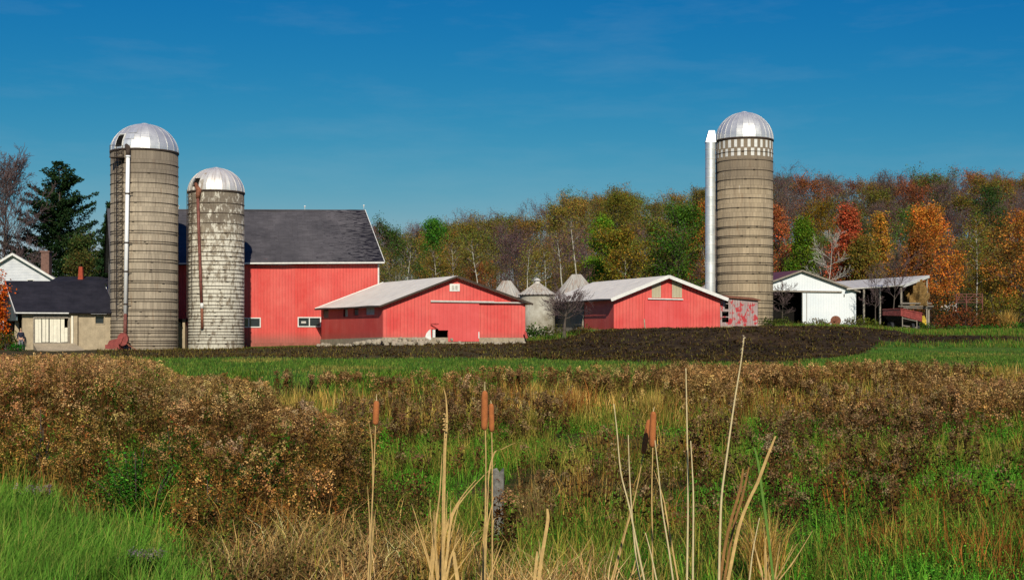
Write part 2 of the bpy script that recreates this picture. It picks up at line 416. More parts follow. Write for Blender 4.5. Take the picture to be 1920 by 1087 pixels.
# ------------------------------------------------------------------ architecture
def lerp(a, b, t): return a+(b-a)*t
def wall(mb, A, B, zb, tops, holes=(), inn=None, th=.12):
    A = Vector((A[0],A[1],0)); B = Vector((B[0],B[1],0)); L = (B-A).length
    inn = inn or Vector((0,1,0)); inn = inn.normalized()*th
    if not isinstance(zb, (tuple, list)): zb = (zb, zb)
    T = sorted(set([0.,1.]+[t for t,_ in tops]+[h[0] for h in holes]+[h[1] for h in holes]))
    zt = lambda t: float(np.interp(t, [p[0] for p in tops], [p[1] for p in tops]))
    zbf = lambda t: lerp(zb[0], zb[1], t)
    def piece(t0, t1, a0, a1, b0, b1):
        p = [A.lerp(B,t0), A.lerp(B,t1)]
        lo = [p[0]+Vector((0,0,a0)), p[1]+Vector((0,0,a1))]; hi = [p[0]+Vector((0,0,b0)), p[1]+Vector((0,0,b1))]
        mb.hexa([lo[0], lo[1], lo[1]+inn, lo[0]+inn, hi[0], hi[1], hi[1]+inn, hi[0]+inn])
    for t0, t1 in zip(T[:-1], T[1:]):
        if t1-t0 < 1e-5: continue
        tm = (t0+t1)/2; hs = sorted([h for h in holes if h[0] <= tm <= h[1]], key=lambda h: h[2])
        a0, a1 = zbf(t0), zbf(t1)
        for h in hs:
            if h[2] > max(a0,a1)+.01: piece(t0, t1, a0, a1, h[2], h[2])
            a0 = a1 = h[3]
        piece(t0, t1, a0, a1, zt(t0), zt(t1))
def zpx(py, d): return EYE-(py-HY)/F*d
def tpx(px, A, B):       # parameter along ground line A-B seen at photo column px
    k = (px-HX)/F
    return (A[0]-k*A[1])/((A[0]-k*A[1])-(B[0]-k*B[1]))
def on(A, B, t, z): return Vector((lerp(A[0],B[0],t), lerp(A[1],B[1],t), z))
def frame_rect(mb, A, B, t0, t1, z0, z1, w=.08, out=Vector((0,-1,0)), dep=.05, mull=0):
    o = out.normalized()*(dep*.5+.004); L = (Vector((B[0],B[1],0))-Vector((A[0],A[1],0))).length; dt = w/L
    p = lambda t, z: on(A, B, t, z)+o
    for zz in (z0-w/2, z1+w/2): mb.bar(p(t0-dt, zz), p(t1+dt, zz), dep, w)
    u = (Vector((B[0]-A[0], B[1]-A[1], 0))).normalized(); n = Vector((-u.y, u.x, 0))
    for tt in [t0-dt/2, t1+dt/2]+[lerp(t0,t1,k/(mull+1)) for k in range(1, mull+1)]:
        c = p(tt, (z0+z1)/2); mb.box(c, w, dep*.9, z1-z0, ax=(u, n, Vector((0,0,1))))
def sheet(mb, A, B, t0, t1, z0, z1, off, th=.03):
    o = off.normalized()
    a = [on(A,B,t0,z0), on(A,B,t1,z0), on(A,B,t1,z1), on(A,B,t0,z1)]
    q = [v+o*.0 for v in a]
    mb.hexa([q[0], q[1], q[1]+off.normalized()*-th, q[0]+off.normalized()*-th, q[3], q[2], q[2]+off.normalized()*-th, q[3]+off.normalized()*-th])

# ---- big red barn
def barn():
    A = P(214,0,116); B = P(709,0,120.5); A.z = B.z = 0
    w = Vector((math.sin(R(-19)), math.cos(R(-19)), 0)); D = 13.0
    t = thing('barn', (A.x, A.y, Hf(A.x,A.y)), 'long red barn with a steep worn dark shingle roof, behind the pair of silos', 'barn')
    ez0, ez1 = zpx(488,116), zpx(487,120.5)
    A2, B2 = A+w*D, B+w*D
    zf0, zf1 = zpx(653,116)+.3, zpx(640,120.5)
    holes = []; wins = [(446,487,597,612), (560,600,596,611)]
    for x0,x1,y0,y1 in wins:
        a, b = tpx(x0,A,B), tpx(x1,A,B); d = lerp(A[1],B[1],(a+b)/2); holes.append((a, b, zpx(y1,d), zpx(y0,d)))
    m = MB(); wall(m, A, B, (zf0,zf1), [(0,ez0+.1),(1,ez1+.1)], holes, w); wall(m, A2, B2, (zf0,zf1), [(0,ez0),(1,ez1)], (), w*-1)
    m.build('wall', M['red'], t)
    rz0, rz1 = zpx(392,116+D/2), zpx(393.5,120.5+D/2)
    m = MB(); wall(m, A+w*.125, A2-w*.125, zf0, [(0,ez0),(.5,rz0-.15),(1,ez0)], [(.35,.42,4.2,5.6),(.55,.62,4.2,5.6)], Vector((1,0,0)))
    g1 = m.build('gable_wall', M['grey_board'], t, label='bare grey board gable wall at the left end')
    m = MB(); wall(m, B+w*.125, B2-w*.125, zf1, [(0,ez1),(.5,rz1-.15),(1,ez1)], (), Vector((-1,0,0)))
    m.build('gable_wall', M['red'], t)
    # foundation
    m = MB(); u = (B-A).normalized(); o = Vector((u.y,-u.x,0))
    wall(m, A+o*.1, B+o*.1, Hf(B.x,B.y)-.8, [(0,zf0-.004),(1,zf1-.004)], (), w, .3)
    wall(m, B+o*.1+u*.1, B2+u*.1, Hf(B.x,B.y)-.8, [(0,zf1-.004),(1,zf1-.004)], (), u*-1, .3)
    wall(m, A+o*.1-u*.1, A2-u*.1, Hf(B.x,B.y)-.8, [(0,zf0-.004),(1,zf0-.004)], (), u, .3)
    m.build('foundation', M['redfoot'], t)
    # roof: two slabs with overhang
    oh = .55; uo = u*.35; sl0 = (rz0-ez0)/(D/2)
    E0 = A-w*oh-uo+Vector((0,0,ez0-oh*sl0*.6)); E1 = B-w*oh+uo*1.2+Vector((0,0,ez1-oh*sl0*.45))
    K0 = A+w*D/2-uo+Vector((0,0,rz0)); K1 = B+w*D/2+uo*.6+Vector((0,0,rz1))
    # swaybacked main slope in a grid so the old roof sags a little
    m = MB(); n1, n2 = 16, 5; vs = []
    for i in range(n1+1):
        for j in range(n2+1):
            p = E0.lerp(E1,i/n1).lerp(K0.lerp(K1,i/n1), j/n2)
            p.z -= .16*math.sin(math.pi*i/n1)*(.5+j/n2*.5)+.03*math.sin(i*2.1+j)
            vs.append(p)
    fs = [(i*(n2+1)+j, (i+1)*(n2+1)+j, (i+1)*(n2+1)+j+1, i*(n2+1)+j+1) for i in range(n1) for j in range(n2)]
    m.add(vs, fs); m.add([v-Vector((0,-.03,.16)) for v in vs], [f[::-1] for f in fs])
    e = [(i*(n2+1)) for i in range(n1+1)]
    m.add([vs[k] for k in e]+[vs[k]-Vector((0,-.03,.16)) for k in e], [(i+n1+1, i+n1+2, i+1, i) for i in range(n1)])
    e = list(range(n2+1)); N = n1*(n2+1)
    for b in (0, N): m.add([vs[b+k] for k in e]+[vs[b+k]-Vector((0,-.03,.16)) for k in e], [(i, i+1, i+n2+2, i+n2+1) for i in range(n2)])
    R0 = A2+w*oh-uo+Vector((0,0,ez0-oh*sl0)); R1 = B2+w*oh+uo+Vector((0,0,ez1-oh*sl0))
    m.slab([R1, R0, K0+Vector((0,0,-.02)), K1+Vector((0,0,-.02))], .15)
    m.build('roof', M['shingle'], t)
    m = MB(); q = Vector((0,0,-.16))
    m.bar(E1+u*.04+q*.4, K1+u*.04+q*.4, .05, .16); m.bar(K1+u*.04+q*.4, R1+u*.04+q*.4, .05, .16)
    m.bar(E0+o*.05+q*.55, E1+o*.05+q*.55, .05, .13)
    m.bar(B+o*.03+u*.03+Vector((0,0,zf1)), B+o*.03+u*.03+Vector((0,0,ez1-.2)), .14, .06)
    m.build('trim', M['white'], t)
    m = MB(); m.bar(E0-u*.04+q*.4, K0-u*.04+q*.4, .05, .22); m.bar(K0-u*.04+q*.4, R0-u*.04+q*.4, .05, .3)
    m.build('trim', M['dark'], t, label='dark barge board on the left rake')
    for (x0,x1,y0,y1), h in zip(wins, holes):
        m = MB(); frame_rect(m, A, B, h[0], h[1], h[2], h[3], .09, o, .06, 1); wn = m.build('window', M['white'], t)
        m = MB(); md = lerp(h[0],h[1],.5)
        a = on(A,B,h[0],0)+w*.08; b = on(A,B,h[1],0)+w*.08
        sheet(m, a, b, 0, 1, h[2], h[3], o, .02); m.build('pane', M['glass'], wn)
    m = MB(); sheet(m, on(A,B,tpx(565,A,B),0)+w*.06, on(A,B,tpx(574,A,B),0)+w*.06, 0, 1, zpx(606,119.5), zpx(602,119.5), o, .02)
    m.build('broken_pane', M['pale'], t, label='pale broken board in the right window')
    for px in (339, 570, 678):
        f = tpx(px,A+w*D/2,B+w*D/2); k = K0.lerp(K1, f); k.z -= .16*math.sin(math.pi*f)
        m = MB(); m.tube([k, k+Vector((0,0,.45))], .025, 6); m.lathe(k+Vector((0,0,.38)), [(.0,-.09),(.07,-.05),(.09,0),(.07,.05),(0,.09)], 10)
        m.build('lightning_rod', M['white'], t, True)
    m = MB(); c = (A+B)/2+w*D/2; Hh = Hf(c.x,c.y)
    wall(m, A+w*1.2+u*.4, B+w*1.2-u*.4, Hh-.5, [(0,ez0-.3),(1,ez1-.3)], (), w); m.build('shade_sheet', M['dark'], t)  # near-black wall added behind the windows to stand for the barn's inside shade
barn()

# ---- silos
def silo(px, d, rpx, ytop, ybase, ydome, hoops, wallm, domem, label, ngore=22, hatch=None):
    x = PX(px, d); r = rpx*d/F; zg = Hf(x, d); zb = zpx(ybase, d-r); zt = zpx(ydome, d); zc = zpx(ytop, d)
    t = thing('silo', (x,d,zb), label, 'silo'); c = Vector((x,d,0))
    m = MB(); m.lathe(c, [(r,zb-.6),(r,zt),(r-.15,zt)], 96); m.build('wall', wallm, t, True)
    hd = zc-zt; prof = []
    for i in range(15):
        a = math.pi/2*i/14*.93; prof.append((r*1.015*math.cos(a), zt+.02+hd*math.sin(a)/math.sin(math.pi/2*.93)))
    m = MB(); m.lathe(c, prof, ngore)
    # flat gores, smooth along the meridian: keep flat shading, many rows
    dm = m.build('dome', domem, t)
    m = MB()
    for j in range(ngore):
        a = 2*math.pi*j/ngore
        m.tube([c+Vector((math.cos(a)*(q[0]+.01), math.sin(a)*(q[0]+.01), q[1])) for q in prof], .016, 4)
    m.build('rib', domem, dm)
    m = MB(); rr = prof[-1][0]; m.lathe(c, [(rr*1.5,zc-hd*.045),(rr*1.55,zc-hd*.02),(rr*.9,zc+hd*.035),(0,zc+hd*.06)], 24); m.build('dome_cap', M['dome2'], t, True)
    m = MB(); m.lathe(c, [(r+.0,zt-.10),(r+.07,zt-.08),(r+.07,zt+.05),(r,zt+.08)], 64); m.build('rim', M['hoop'], t, True)
    # steel hoops, one mesh shared
    hm = MB(); hm.lathe(Vector((0,0,0)), [(r+.004,-.028),(r+.035,-.02),(r+.035,.02),(r+.004,.028)], 72)
    for k in range(3):
        a = -1.57+k*2.09; hm.box(Vector((math.cos(a)*(r+.04), math.sin(a)*(r+.04), rnd.uniform(-.02,.02))), .2, .07, .06, a+1.57)
    first = None
    for i, y in enumerate(hoops):
        z = zpx(y, d-r*.97)
        if first is None:
            o = hm.build('hoop', M['hoop'], None); o.parent = t; first = o
        else:
            o = first.copy(); col.objects.link(o); o.parent = t
        o.location = (0,0,z-zb); o.rotation_euler = (0,0,rnd.uniform(-.5,.5)+(i%2)*.35)
    return t, c, r, zb, zt, zc, prof
def ladder(m, x, y, z0, z1, w=.42, step=.32):
    for s in (-1,1): m.tube([(x+s*w/2,y,z0),(x+s*w/2,y,z1)], .032, 5)
    z = z0+.1
    while z < z1: m.tube([(x-w/2,y,z),(x+w/2,y,z)], .024, 4); z += step
def domepoint(c, prof, a, z):
    for q0, q1 in zip(prof[:-1], prof[1:]):
        if q0[1] <= z <= q1[1]:
            f = (z-q0[1])/(q1[1]-q0[1]); r = lerp(q0[0],q1[0],f); return c+Vector((math.cos(a)*r, math.sin(a)*r, z))
def patch(mb, c, prof, a0, a1, z0, z1, off):
    vs = []; 
    for z in (z0, (z0+z1)/2, z1):
        for a in (a0, (a0+a1)/2, a1):
            p = domepoint(c, prof, a, z); vs.append(p+(p-c-Vector((0,0,prof[0][1]))).normalized()*off)
    mb.add(vs, [(i*3+j, i*3+j+1, (i+1)*3+j+1, (i+1)*3+j) for i in range(2) for j in range(2)])

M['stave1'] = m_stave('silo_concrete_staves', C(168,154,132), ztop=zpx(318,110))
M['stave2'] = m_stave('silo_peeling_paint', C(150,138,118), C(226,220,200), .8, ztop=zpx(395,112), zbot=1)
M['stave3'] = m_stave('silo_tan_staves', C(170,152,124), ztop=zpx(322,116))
def silo1():
    Y = [305,323.5,342,360.5,379,397,415,432,436.5,452,456,470,485.5,490.5,505,509,526,530,541,545,560,565,580,583.5,592,601,605,613,620,624,631,639,643,648]
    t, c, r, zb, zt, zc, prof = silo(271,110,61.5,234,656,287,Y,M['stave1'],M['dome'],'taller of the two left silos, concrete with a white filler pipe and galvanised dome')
    # hatch in the dome, facing front-left
    a = R(-90-33); m = MB(); patch(m, c, prof, a-.13, a+.13, zt+.25, zt+1.15, .03)
    h = m.build('hatch', M['dark'], t)
    m = MB()
    for aa in (a-.15, a+.15): m.tube([domepoint(c,prof,aa,z)+Vector((0,-.05,0)) for z in (zt+.1, zt+.7, zt+1.3)], .035, 5)
    m.tube([domepoint(c,prof,x,zt+1.25)+Vector((0,-.05,0)) for x in (a-.15,a,a+.15)], .04, 5); m.build('hatch_frame', M['white'], h)
    m = MB()     # patch panels right of the hatch
    for k in range(3): patch(m, c, prof, a+.2+.03*k, a+.46+.06*k, zt+.28+k*.52, zt+.74+k*.5, .025)
    m.build('dome_panel', M['chute'], t)
    # ladder with cage
    x0 = c.x+math.cos(a)*r; y0 = c.y+math.sin(a)*r-.22
    m = MB(); ladder(m, x0+.12, y0, zb+2.6, zt+.25, .5, .3)
    ld = m.build('ladder', M['hoop'], t)
    m = MB(); z = zb+4.2
    while z < zt:
        pts = [(x0+.12+math.cos(b)*.36, y0-.02+math.sin(b)*.55, z) for b in np.linspace(math.pi, 2*math.pi, 8)]
        m.tube(pts, .024, 4); z += .55
    for b in np.linspace(math.pi, 2*math.pi, 6): m.tube([(x0+.12+math.cos(b)*.36, y0-.02+math.sin(b)*.55, zb+4.2),(x0+.12+math.cos(b)*.36, y0-.02+math.sin(b)*.55, zt)], .012, 4)
    m.build('cage', M['hoop'], ld)
    m = MB(); m.box((x0+.05,y0-.25,zt-.75), 1.1, .8, .06); 
    for s in (-.5,.5): m.tube([(x0+.05+s,y0-.6,zt-.75),(x0+.05+s,y0-.6,zt+.2)], .025, 4)
    m.tube([(x0-.45,y0-.6,zt+.2),(x0+.55,y0-.6,zt+.2)], .025, 4); m.tube([(x0-.45,y0-.6,zt-.3),(x0+.55,y0-.6,zt-.3)], .02, 4)
    m.build('platform', M['hoop'], t)
    # white filler pipe
    d = 110-r-.3; pt = P(240,293,d); pb = P(235,588,d)
    m = MB(); m.tube([pt, pb], .155, 14); m.tube([pt+Vector((0,0,.05)), pt-Vector((0,0,.1))], .19, 14)
    p = m.build('filler_pipe', M['pipew'], t, True)
    for y in (363,455,509,570):
        m = MB(); k = pt.lerp(pb, (y-293)/295.); m.lathe(k, [(.16,-.06),(.2,-.05),(.2,.05),(.16,.06)], 12); m.box(k+Vector((.22,.12,0)), .35, .05, .05); m.build('bracket', M['hoop'], p)
    m = MB(); g = P(234,640,d); m.tube([pb, lerp(pb,g,.5), g], [.14,.14,.15], 10); m.build('lower_pipe', M['pipered'], t, True)
    m = MB(); dp = domepoint(c,prof,a+.02,zt+.55)
    m.tube([pt, pt+Vector((0,.02,.3)), pt+Vector((-.02,.1,.55)), pt+Vector((-.12,.35,.72)), Vector((pt.x-.35, dp.y+.1, zt+.62))], [.16,.17,.2,.22,.2], 10)
    m.build('spout', M['hoop'], t, True)
    return c, r
c1, r1 = silo1()
def silo2():
    Y = [380,399,418,436,449,461,472,480,489,496,505,512,520,527.5,536,542,550,557,564.5,572,578,585,592,598,604,610,616,621.5,627,632,638,644]
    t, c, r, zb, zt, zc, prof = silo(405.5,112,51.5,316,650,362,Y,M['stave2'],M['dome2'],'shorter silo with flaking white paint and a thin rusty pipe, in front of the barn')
    a = R(-90-36); m = MB(); patch(m, c, prof, a-.14, a+.17, zt+.35, zt+1.05, .03); m.build('hatch', M['dark'], t)
    m = MB(); patch(m, c, prof, a+.2, a+.36, zt+.05, zt+1.5, .02); m.build('dome_panel', M['binroof'], t)
    d = 112-r-.05
    pts = [P(371,372,d), P(373,440,d), P(376,520,d), P(378,568,d)]
    m = MB(); m.tube(pts, .125, 10); p = m.build('filler_pipe', M['pipered'], t, True)
    m = MB(); m.tube([P(378.3,568,d), P(378.5,578,d)], .14, 10); m.build('collar', M['white'], p, True)
    m = MB(); m.tube([P(378.5,578,d), P(379,616,d)], .12, 10); m.build('lower_pipe', M['rust'], p, True)
    m = MB(); dp = domepoint(c,prof,a,zt+.5)
    m.tube([pts[0], pts[0]+Vector((0,0,.35)), pts[0]+Vector((.06,.15,.6)), dp+Vector((.05,0,.1))], [.15,.2,.24,.14], 10); m.build('spout', M['rust'], p, True)
    for y in (470,528,560,600): m = MB(); m.bar(P(370.5+(y-372)*.04,y,d), P(370.5+(y-372)*.04,y,d)+Vector((.2,.5,0)), .05); m.build('bracket', M['hoop'], p)
    m = MB(); ladder(m, c.x-r*.80, c.y-r*.68-.12, zb+2.4, zt+.1, .4, .34); m.build('ladder', M['hoop'], t)
silo2()
def silo3():
    Y = [283.5,299,318,335.5,353,371,389,407,424,426.5,441.5,444.5,459,462,476,480,492,496,510,513,526,530,547,551,563,568,577,585,589,597,601,606]
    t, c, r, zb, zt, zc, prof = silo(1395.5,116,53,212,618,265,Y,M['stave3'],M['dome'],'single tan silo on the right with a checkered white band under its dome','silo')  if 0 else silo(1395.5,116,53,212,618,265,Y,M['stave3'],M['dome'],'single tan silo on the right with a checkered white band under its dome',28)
    m = MB(); n = 54
    for row in range(2):
        z0 = zpx(283,116)+.03 if row == 0 else zpx(299,116)+.03; z1 = zpx(267,116)-.07 if row == 0 else zpx(283.5,116)-.05
        for k in range(n//2):
            a = 2*math.pi*(2*k+row)/n; e = rnd.uniform(-.03,.03)
            m.lathe(c, [(r+.012,z0+e*.5),(r+.012,z1)], 2, a, a+2*math.pi/n*rnd.uniform(.78,1.0))
    m.build('checker_band', M['white'], t)
    # galvanised chute at its left, front-left face
    cx = P(1332.5,0,115).x; cy = 115.2; rc = .44; zc0 = zpx(560,115)-3; z1 = zpx(267,115)
    m = MB(); m.lathe(Vector((cx,cy,0)), [(rc,zc0),(rc,z1)], 24)
    ch = m.build('chute', M['chute'], t, True)
    m = MB(); z = zc0+.3
    while z < z1-.1: m.lathe(Vector((cx,cy,z)), [(rc,-.02),(rc+.022,-.015),(rc+.022,.015),(rc,.02)], 20); z += .82
    m.build('chute_band', M['dome2'], ch)
    zt2 = zpx(245,115); h = Vector((cx,cy,0)); q = [h+Vector((-rc,-rc*.8,z1)), h+Vector((rc,-rc*.8,z1)), h+Vector((rc,rc,z1)), h+Vector((-rc,rc,z1))]
    m = MB(); m.hexa(q+[h+Vector((-rc*.35,-rc*.5,zt2)), h+Vector((rc*.8,-rc*.5,zt2)), h+Vector((rc*.8,rc,zt2)), h+Vector((-rc*.35,rc,zt2))]); m.build('chute_hood', M['chute'], ch)
silo3()

# ---- concrete pier between the two silos
def pier():
    c = P(341,0,113); zg = Hf(c.x,113)
    t = thing('pier', (c.x,113,zg), 'short grey concrete pier with tar stained top between the two left silos', 'pier')
    m = MB(); zt = zpx(604,113); m.box((c.x,113,(zg-.4+zt)/2), .72, .8, zt-zg+.4); m.build('shaft', M['concrete'], t)
    m = MB(); m.box((c.x-.02,113,zt+.15), .9, .9, .28); m.bar((c.x-.3,112.54,zt+.1),(c.x-.3,112.54,zt-.25),.1,.05); m.bar((c.x+.1,112.54,zt+.1),(c.x+.1,112.54,zt-.35),.12,.05); m.build('cap', M['dark'], t)
pier()

# ---- forage blower at the foot of silo 1
def blower():
    d = 106.2; g = P(225,655,d); t = thing('forage_blower', (g.x,d,Hf(g.x,d)), 'red forage blower machine at the foot of the tallest left silo', 'farm blower')
    z0 = zpx(656,d)
    m = MB(); a = [P(x,y,d-.5) for x,y in ((197,654),(224,654),(222,645),(197,646))]; b = [v+Vector((0,1.2,0)) for v in a]
    m.hexa([a[0],a[1],b[1],b[0],a[3],a[2],b[2],b[3]]); m.build('hopper_tray', M['redpaint'], t)
    m = MB(); a = [P(x,y,d-.4) for x,y in ((201,646),(226,645),(231,632),(205,638))]; b = [v+Vector((0,.9,0)) for v in a]
    m.hexa([a[0],a[1],b[1],b[0],a[3],a[2],b[2],b[3]]); m.build('hood', M['redpaint'], t)
    m = MB(); c = P(231,636,d-.1); vs = []
    for s in (-.2,.2):
        for k in range(20):
            an = 2*math.pi*k/20; vs.append(c+Vector((math.cos(an)*.42, s, math.sin(an)*.52)))
    m.add(vs, [tuple(range(20))[::-1], tuple(range(20,40))]+[(k,(k+1)%20,20+(k+1)%20,20+k) for k in range(20)]); m.build('fan_housing', M['redpaint'], t)
    m = MB(); 
    for x in (214, 226, 240): m.bar(P(x,640,d+.1), P(x+4,660,d+.1), .08)
    m.bar(P(236,643,d-.2), P(262,660,d-.5), .06); m.build('frame', M['rust'], t)
    m = MB(); c = P(219,658,d-.6); m.tube([c+Vector((-.09,0,0)), c+Vector((.09,0,0))], .3, 16); m.build('wheel', M['rust'], t)
blower()

# ---- low concrete milk house at far left
def lowshed():
    A = P(42,0,107); B = P(214,0,109); A.z = B.z = 0; w = Vector((math.sin(R(-31)), math.cos(R(-31)), 0)); D = 8.0; u = (B-A).normalized(); o = Vector((u.y,-u.x,0))
    t = thing('low_shed', (A.x,A.y,Hf(A.x,A.y)), 'low tan concrete shed with black shingle roof and white plank door at far left', 'shed')
    zb = zpx(655,107)-.5; ze = zpx(588,107)
    m = MB(); d = 107.7
    a0, a1 = tpx(65,A,B), tpx(128,A,B); dz0, dz1 = zpx(642,d), zpx(590,d); c0, c1 = tpx(179,A,B), tpx(195,A,B)
    f0 = tpx(52,A,B); 
    wall(m, A, B, zb, [(0,ze),(1,ze)], [(a0,a1,dz0,dz1),(c0,c1,zpx(606,d),zpx(592,d))], w, .3)
    m.build('wall', M['concrete'], t)
    m = MB(); A2 = A+w*D; B2 = B+w*D
    wall(m, B, B2, zb, [(0,ze),(1,ze)], (), u*-1, .25); wall(m, A2, B2, zb, [(0,ze),(1,ze)], (), w*-1, .25); m.build('wall', M['concrete'], t)
    m = MB(); sheet(m, A+w*2.2, B+w*2.2, 0.02, .98, zb, ze-.1, o, .03); m.build('shade_sheet', M['dark'], t)  # added black sheet, gives the shade behind the door gaps
    # left gable: open below, grey-blue boards above, posts
    m = MB(); zr = zpx(527,107+D/2); wall(m, A-u*.45, A2-u*.45, ze-.55, [(0,ze-.02),(.5,zr-.1),(1,ze-.02)], (), u, .08)
    m.build('gable', m_siding('blue_grey_board', C(70,92,98), C(98,122,124), per=.3), t)
    for k, (px, dd) in enumerate(((22,111.5),(33,108.6))):
        q = P(px,0,dd); m = MB(); m.hexa([Vector((q.x+x, dd+y, z)) for z, s in ((zb,.3),(ze-.4,.13)) for x,y in ((-s,-s),(s,-s),(s,s),(-s,s))]); m.build('post', M['concrete'], t)
    # roof
    E0 = A-u*.6-w*.5+Vector((0,0,zpx(585,106.6))); E1 = B+u*.1-w*.5+Vector((0,0,zpx(586,108.6)))
    K0 = A-u*.6+w*D/2+Vector((0,0,zr)); K1 = B+u*.1+w*D/2+Vector((0,0,zpx(528,113)))
    m = MB(); m.slab([E0,E1,K1,K0], .12); m.slab([K0-Vector((0,0,.01)),K1-Vector((0,0,.01)), E1+w*(D+1)-Vector((0,0,.1)), E0+w*(D+1)-Vector((0,0,.1))], .12); m.build('roof', M['black'], t)
    m = MB(); m.bar(E0-u*.04-Vector((0,0,.05)), K0-u*.04-Vector((0,0,.05)), .04, .13); m.bar(E0+o*.04-Vector((0,0,.06)), E0.lerp(E1,.52)+o*.04-Vector((0,0,.06)), .04, .09); m.build('trim', M['white'], t)
    # door of planks with gaps
    dr = None; m = MB(); n = 9; gaps = {1:.07, 2:.03, 3:.10, 6:.05, 8:.06}
    L = (a1-a0); x = a0+.004
    for k in range(n):
        x1 = a0+L*(k+1)/n; gp = gaps.get(k,.015)/8.2
        zt = dz1-.12-(0.0 if k < 8 else .9); za = dz0+(.0 if k != 6 else .0)
        sheet(m, A+o*.03, B+o*.03, x, x1-gp, za+rnd.uniform(0,.05), zt+rnd.uniform(-.04,.02), o, .04); x = x1
    dr = m.build('door', M['doorwhite'], t)
    m = MB(); sheet(m, A+o*.02, B+o*.02, a0, a1, dz0+.3, dz0+.45, o*-1, -.03) if 0 else None
    m = MB(); frame_rect(m, A, B, a0, a1, dz0, dz1-.1, .12, o, .1); sheet(m, A+o*.14, B+o*.14, a0-.004, a1, dz1-.28, dz1-.06, o, .05); m.build('door_frame', M['plank'], dr)
    m = MB(); pc = on(A,B,tpx(136,A,B),0)+o*.25; pc.z = (zb+zpx(592,107.5))/2; m.box(pc, .16, .16, zpx(592,107.5)-zb); m.build('post', M['doorwhite'], t)
    m = MB(); pc = on(A,B,tpx(141,A,B),0)+o*.12; pc.z = (zb+zpx(592,107.5))/2; m.box(pc, .45, .25, zpx(592,107.5)-zb); m.build('pilaster', M['concrete'], t)
    m = MB(); frame_rect(m, A, B, c0, c1, zpx(606,d), zpx(592,d), .07, o, .05); wn = m.build('window', M['concrete'], t)
    m = MB(); sheet(m, A+w*.2, B+w*.2, c0, c1, zpx(606,d), zpx(592,d), o, .02); m.build('pane', M['glass'], wn)
    # concrete apron
    ap = thing('door_apron', P(108,0,105.8).xy.to_3d(), 'small sloping concrete apron in front of the white plank door', 'apron')
    m = MB(); q = [P(x,0,dd) for x,dd in ((62,106.4),(140,107.3),(160,104.8),(70,104.3))]
    for v,z in zip(q,(dz0-.05,dz0-.05,Hf(q[2].x,q[2].y)+.02,Hf(q[3].x,q[3].y)+.02)): v.z = z
    m.slab([q[3],q[2],q[1],q[0]], .5); m.build('slab', M['concrete'], ap)
lowshed()

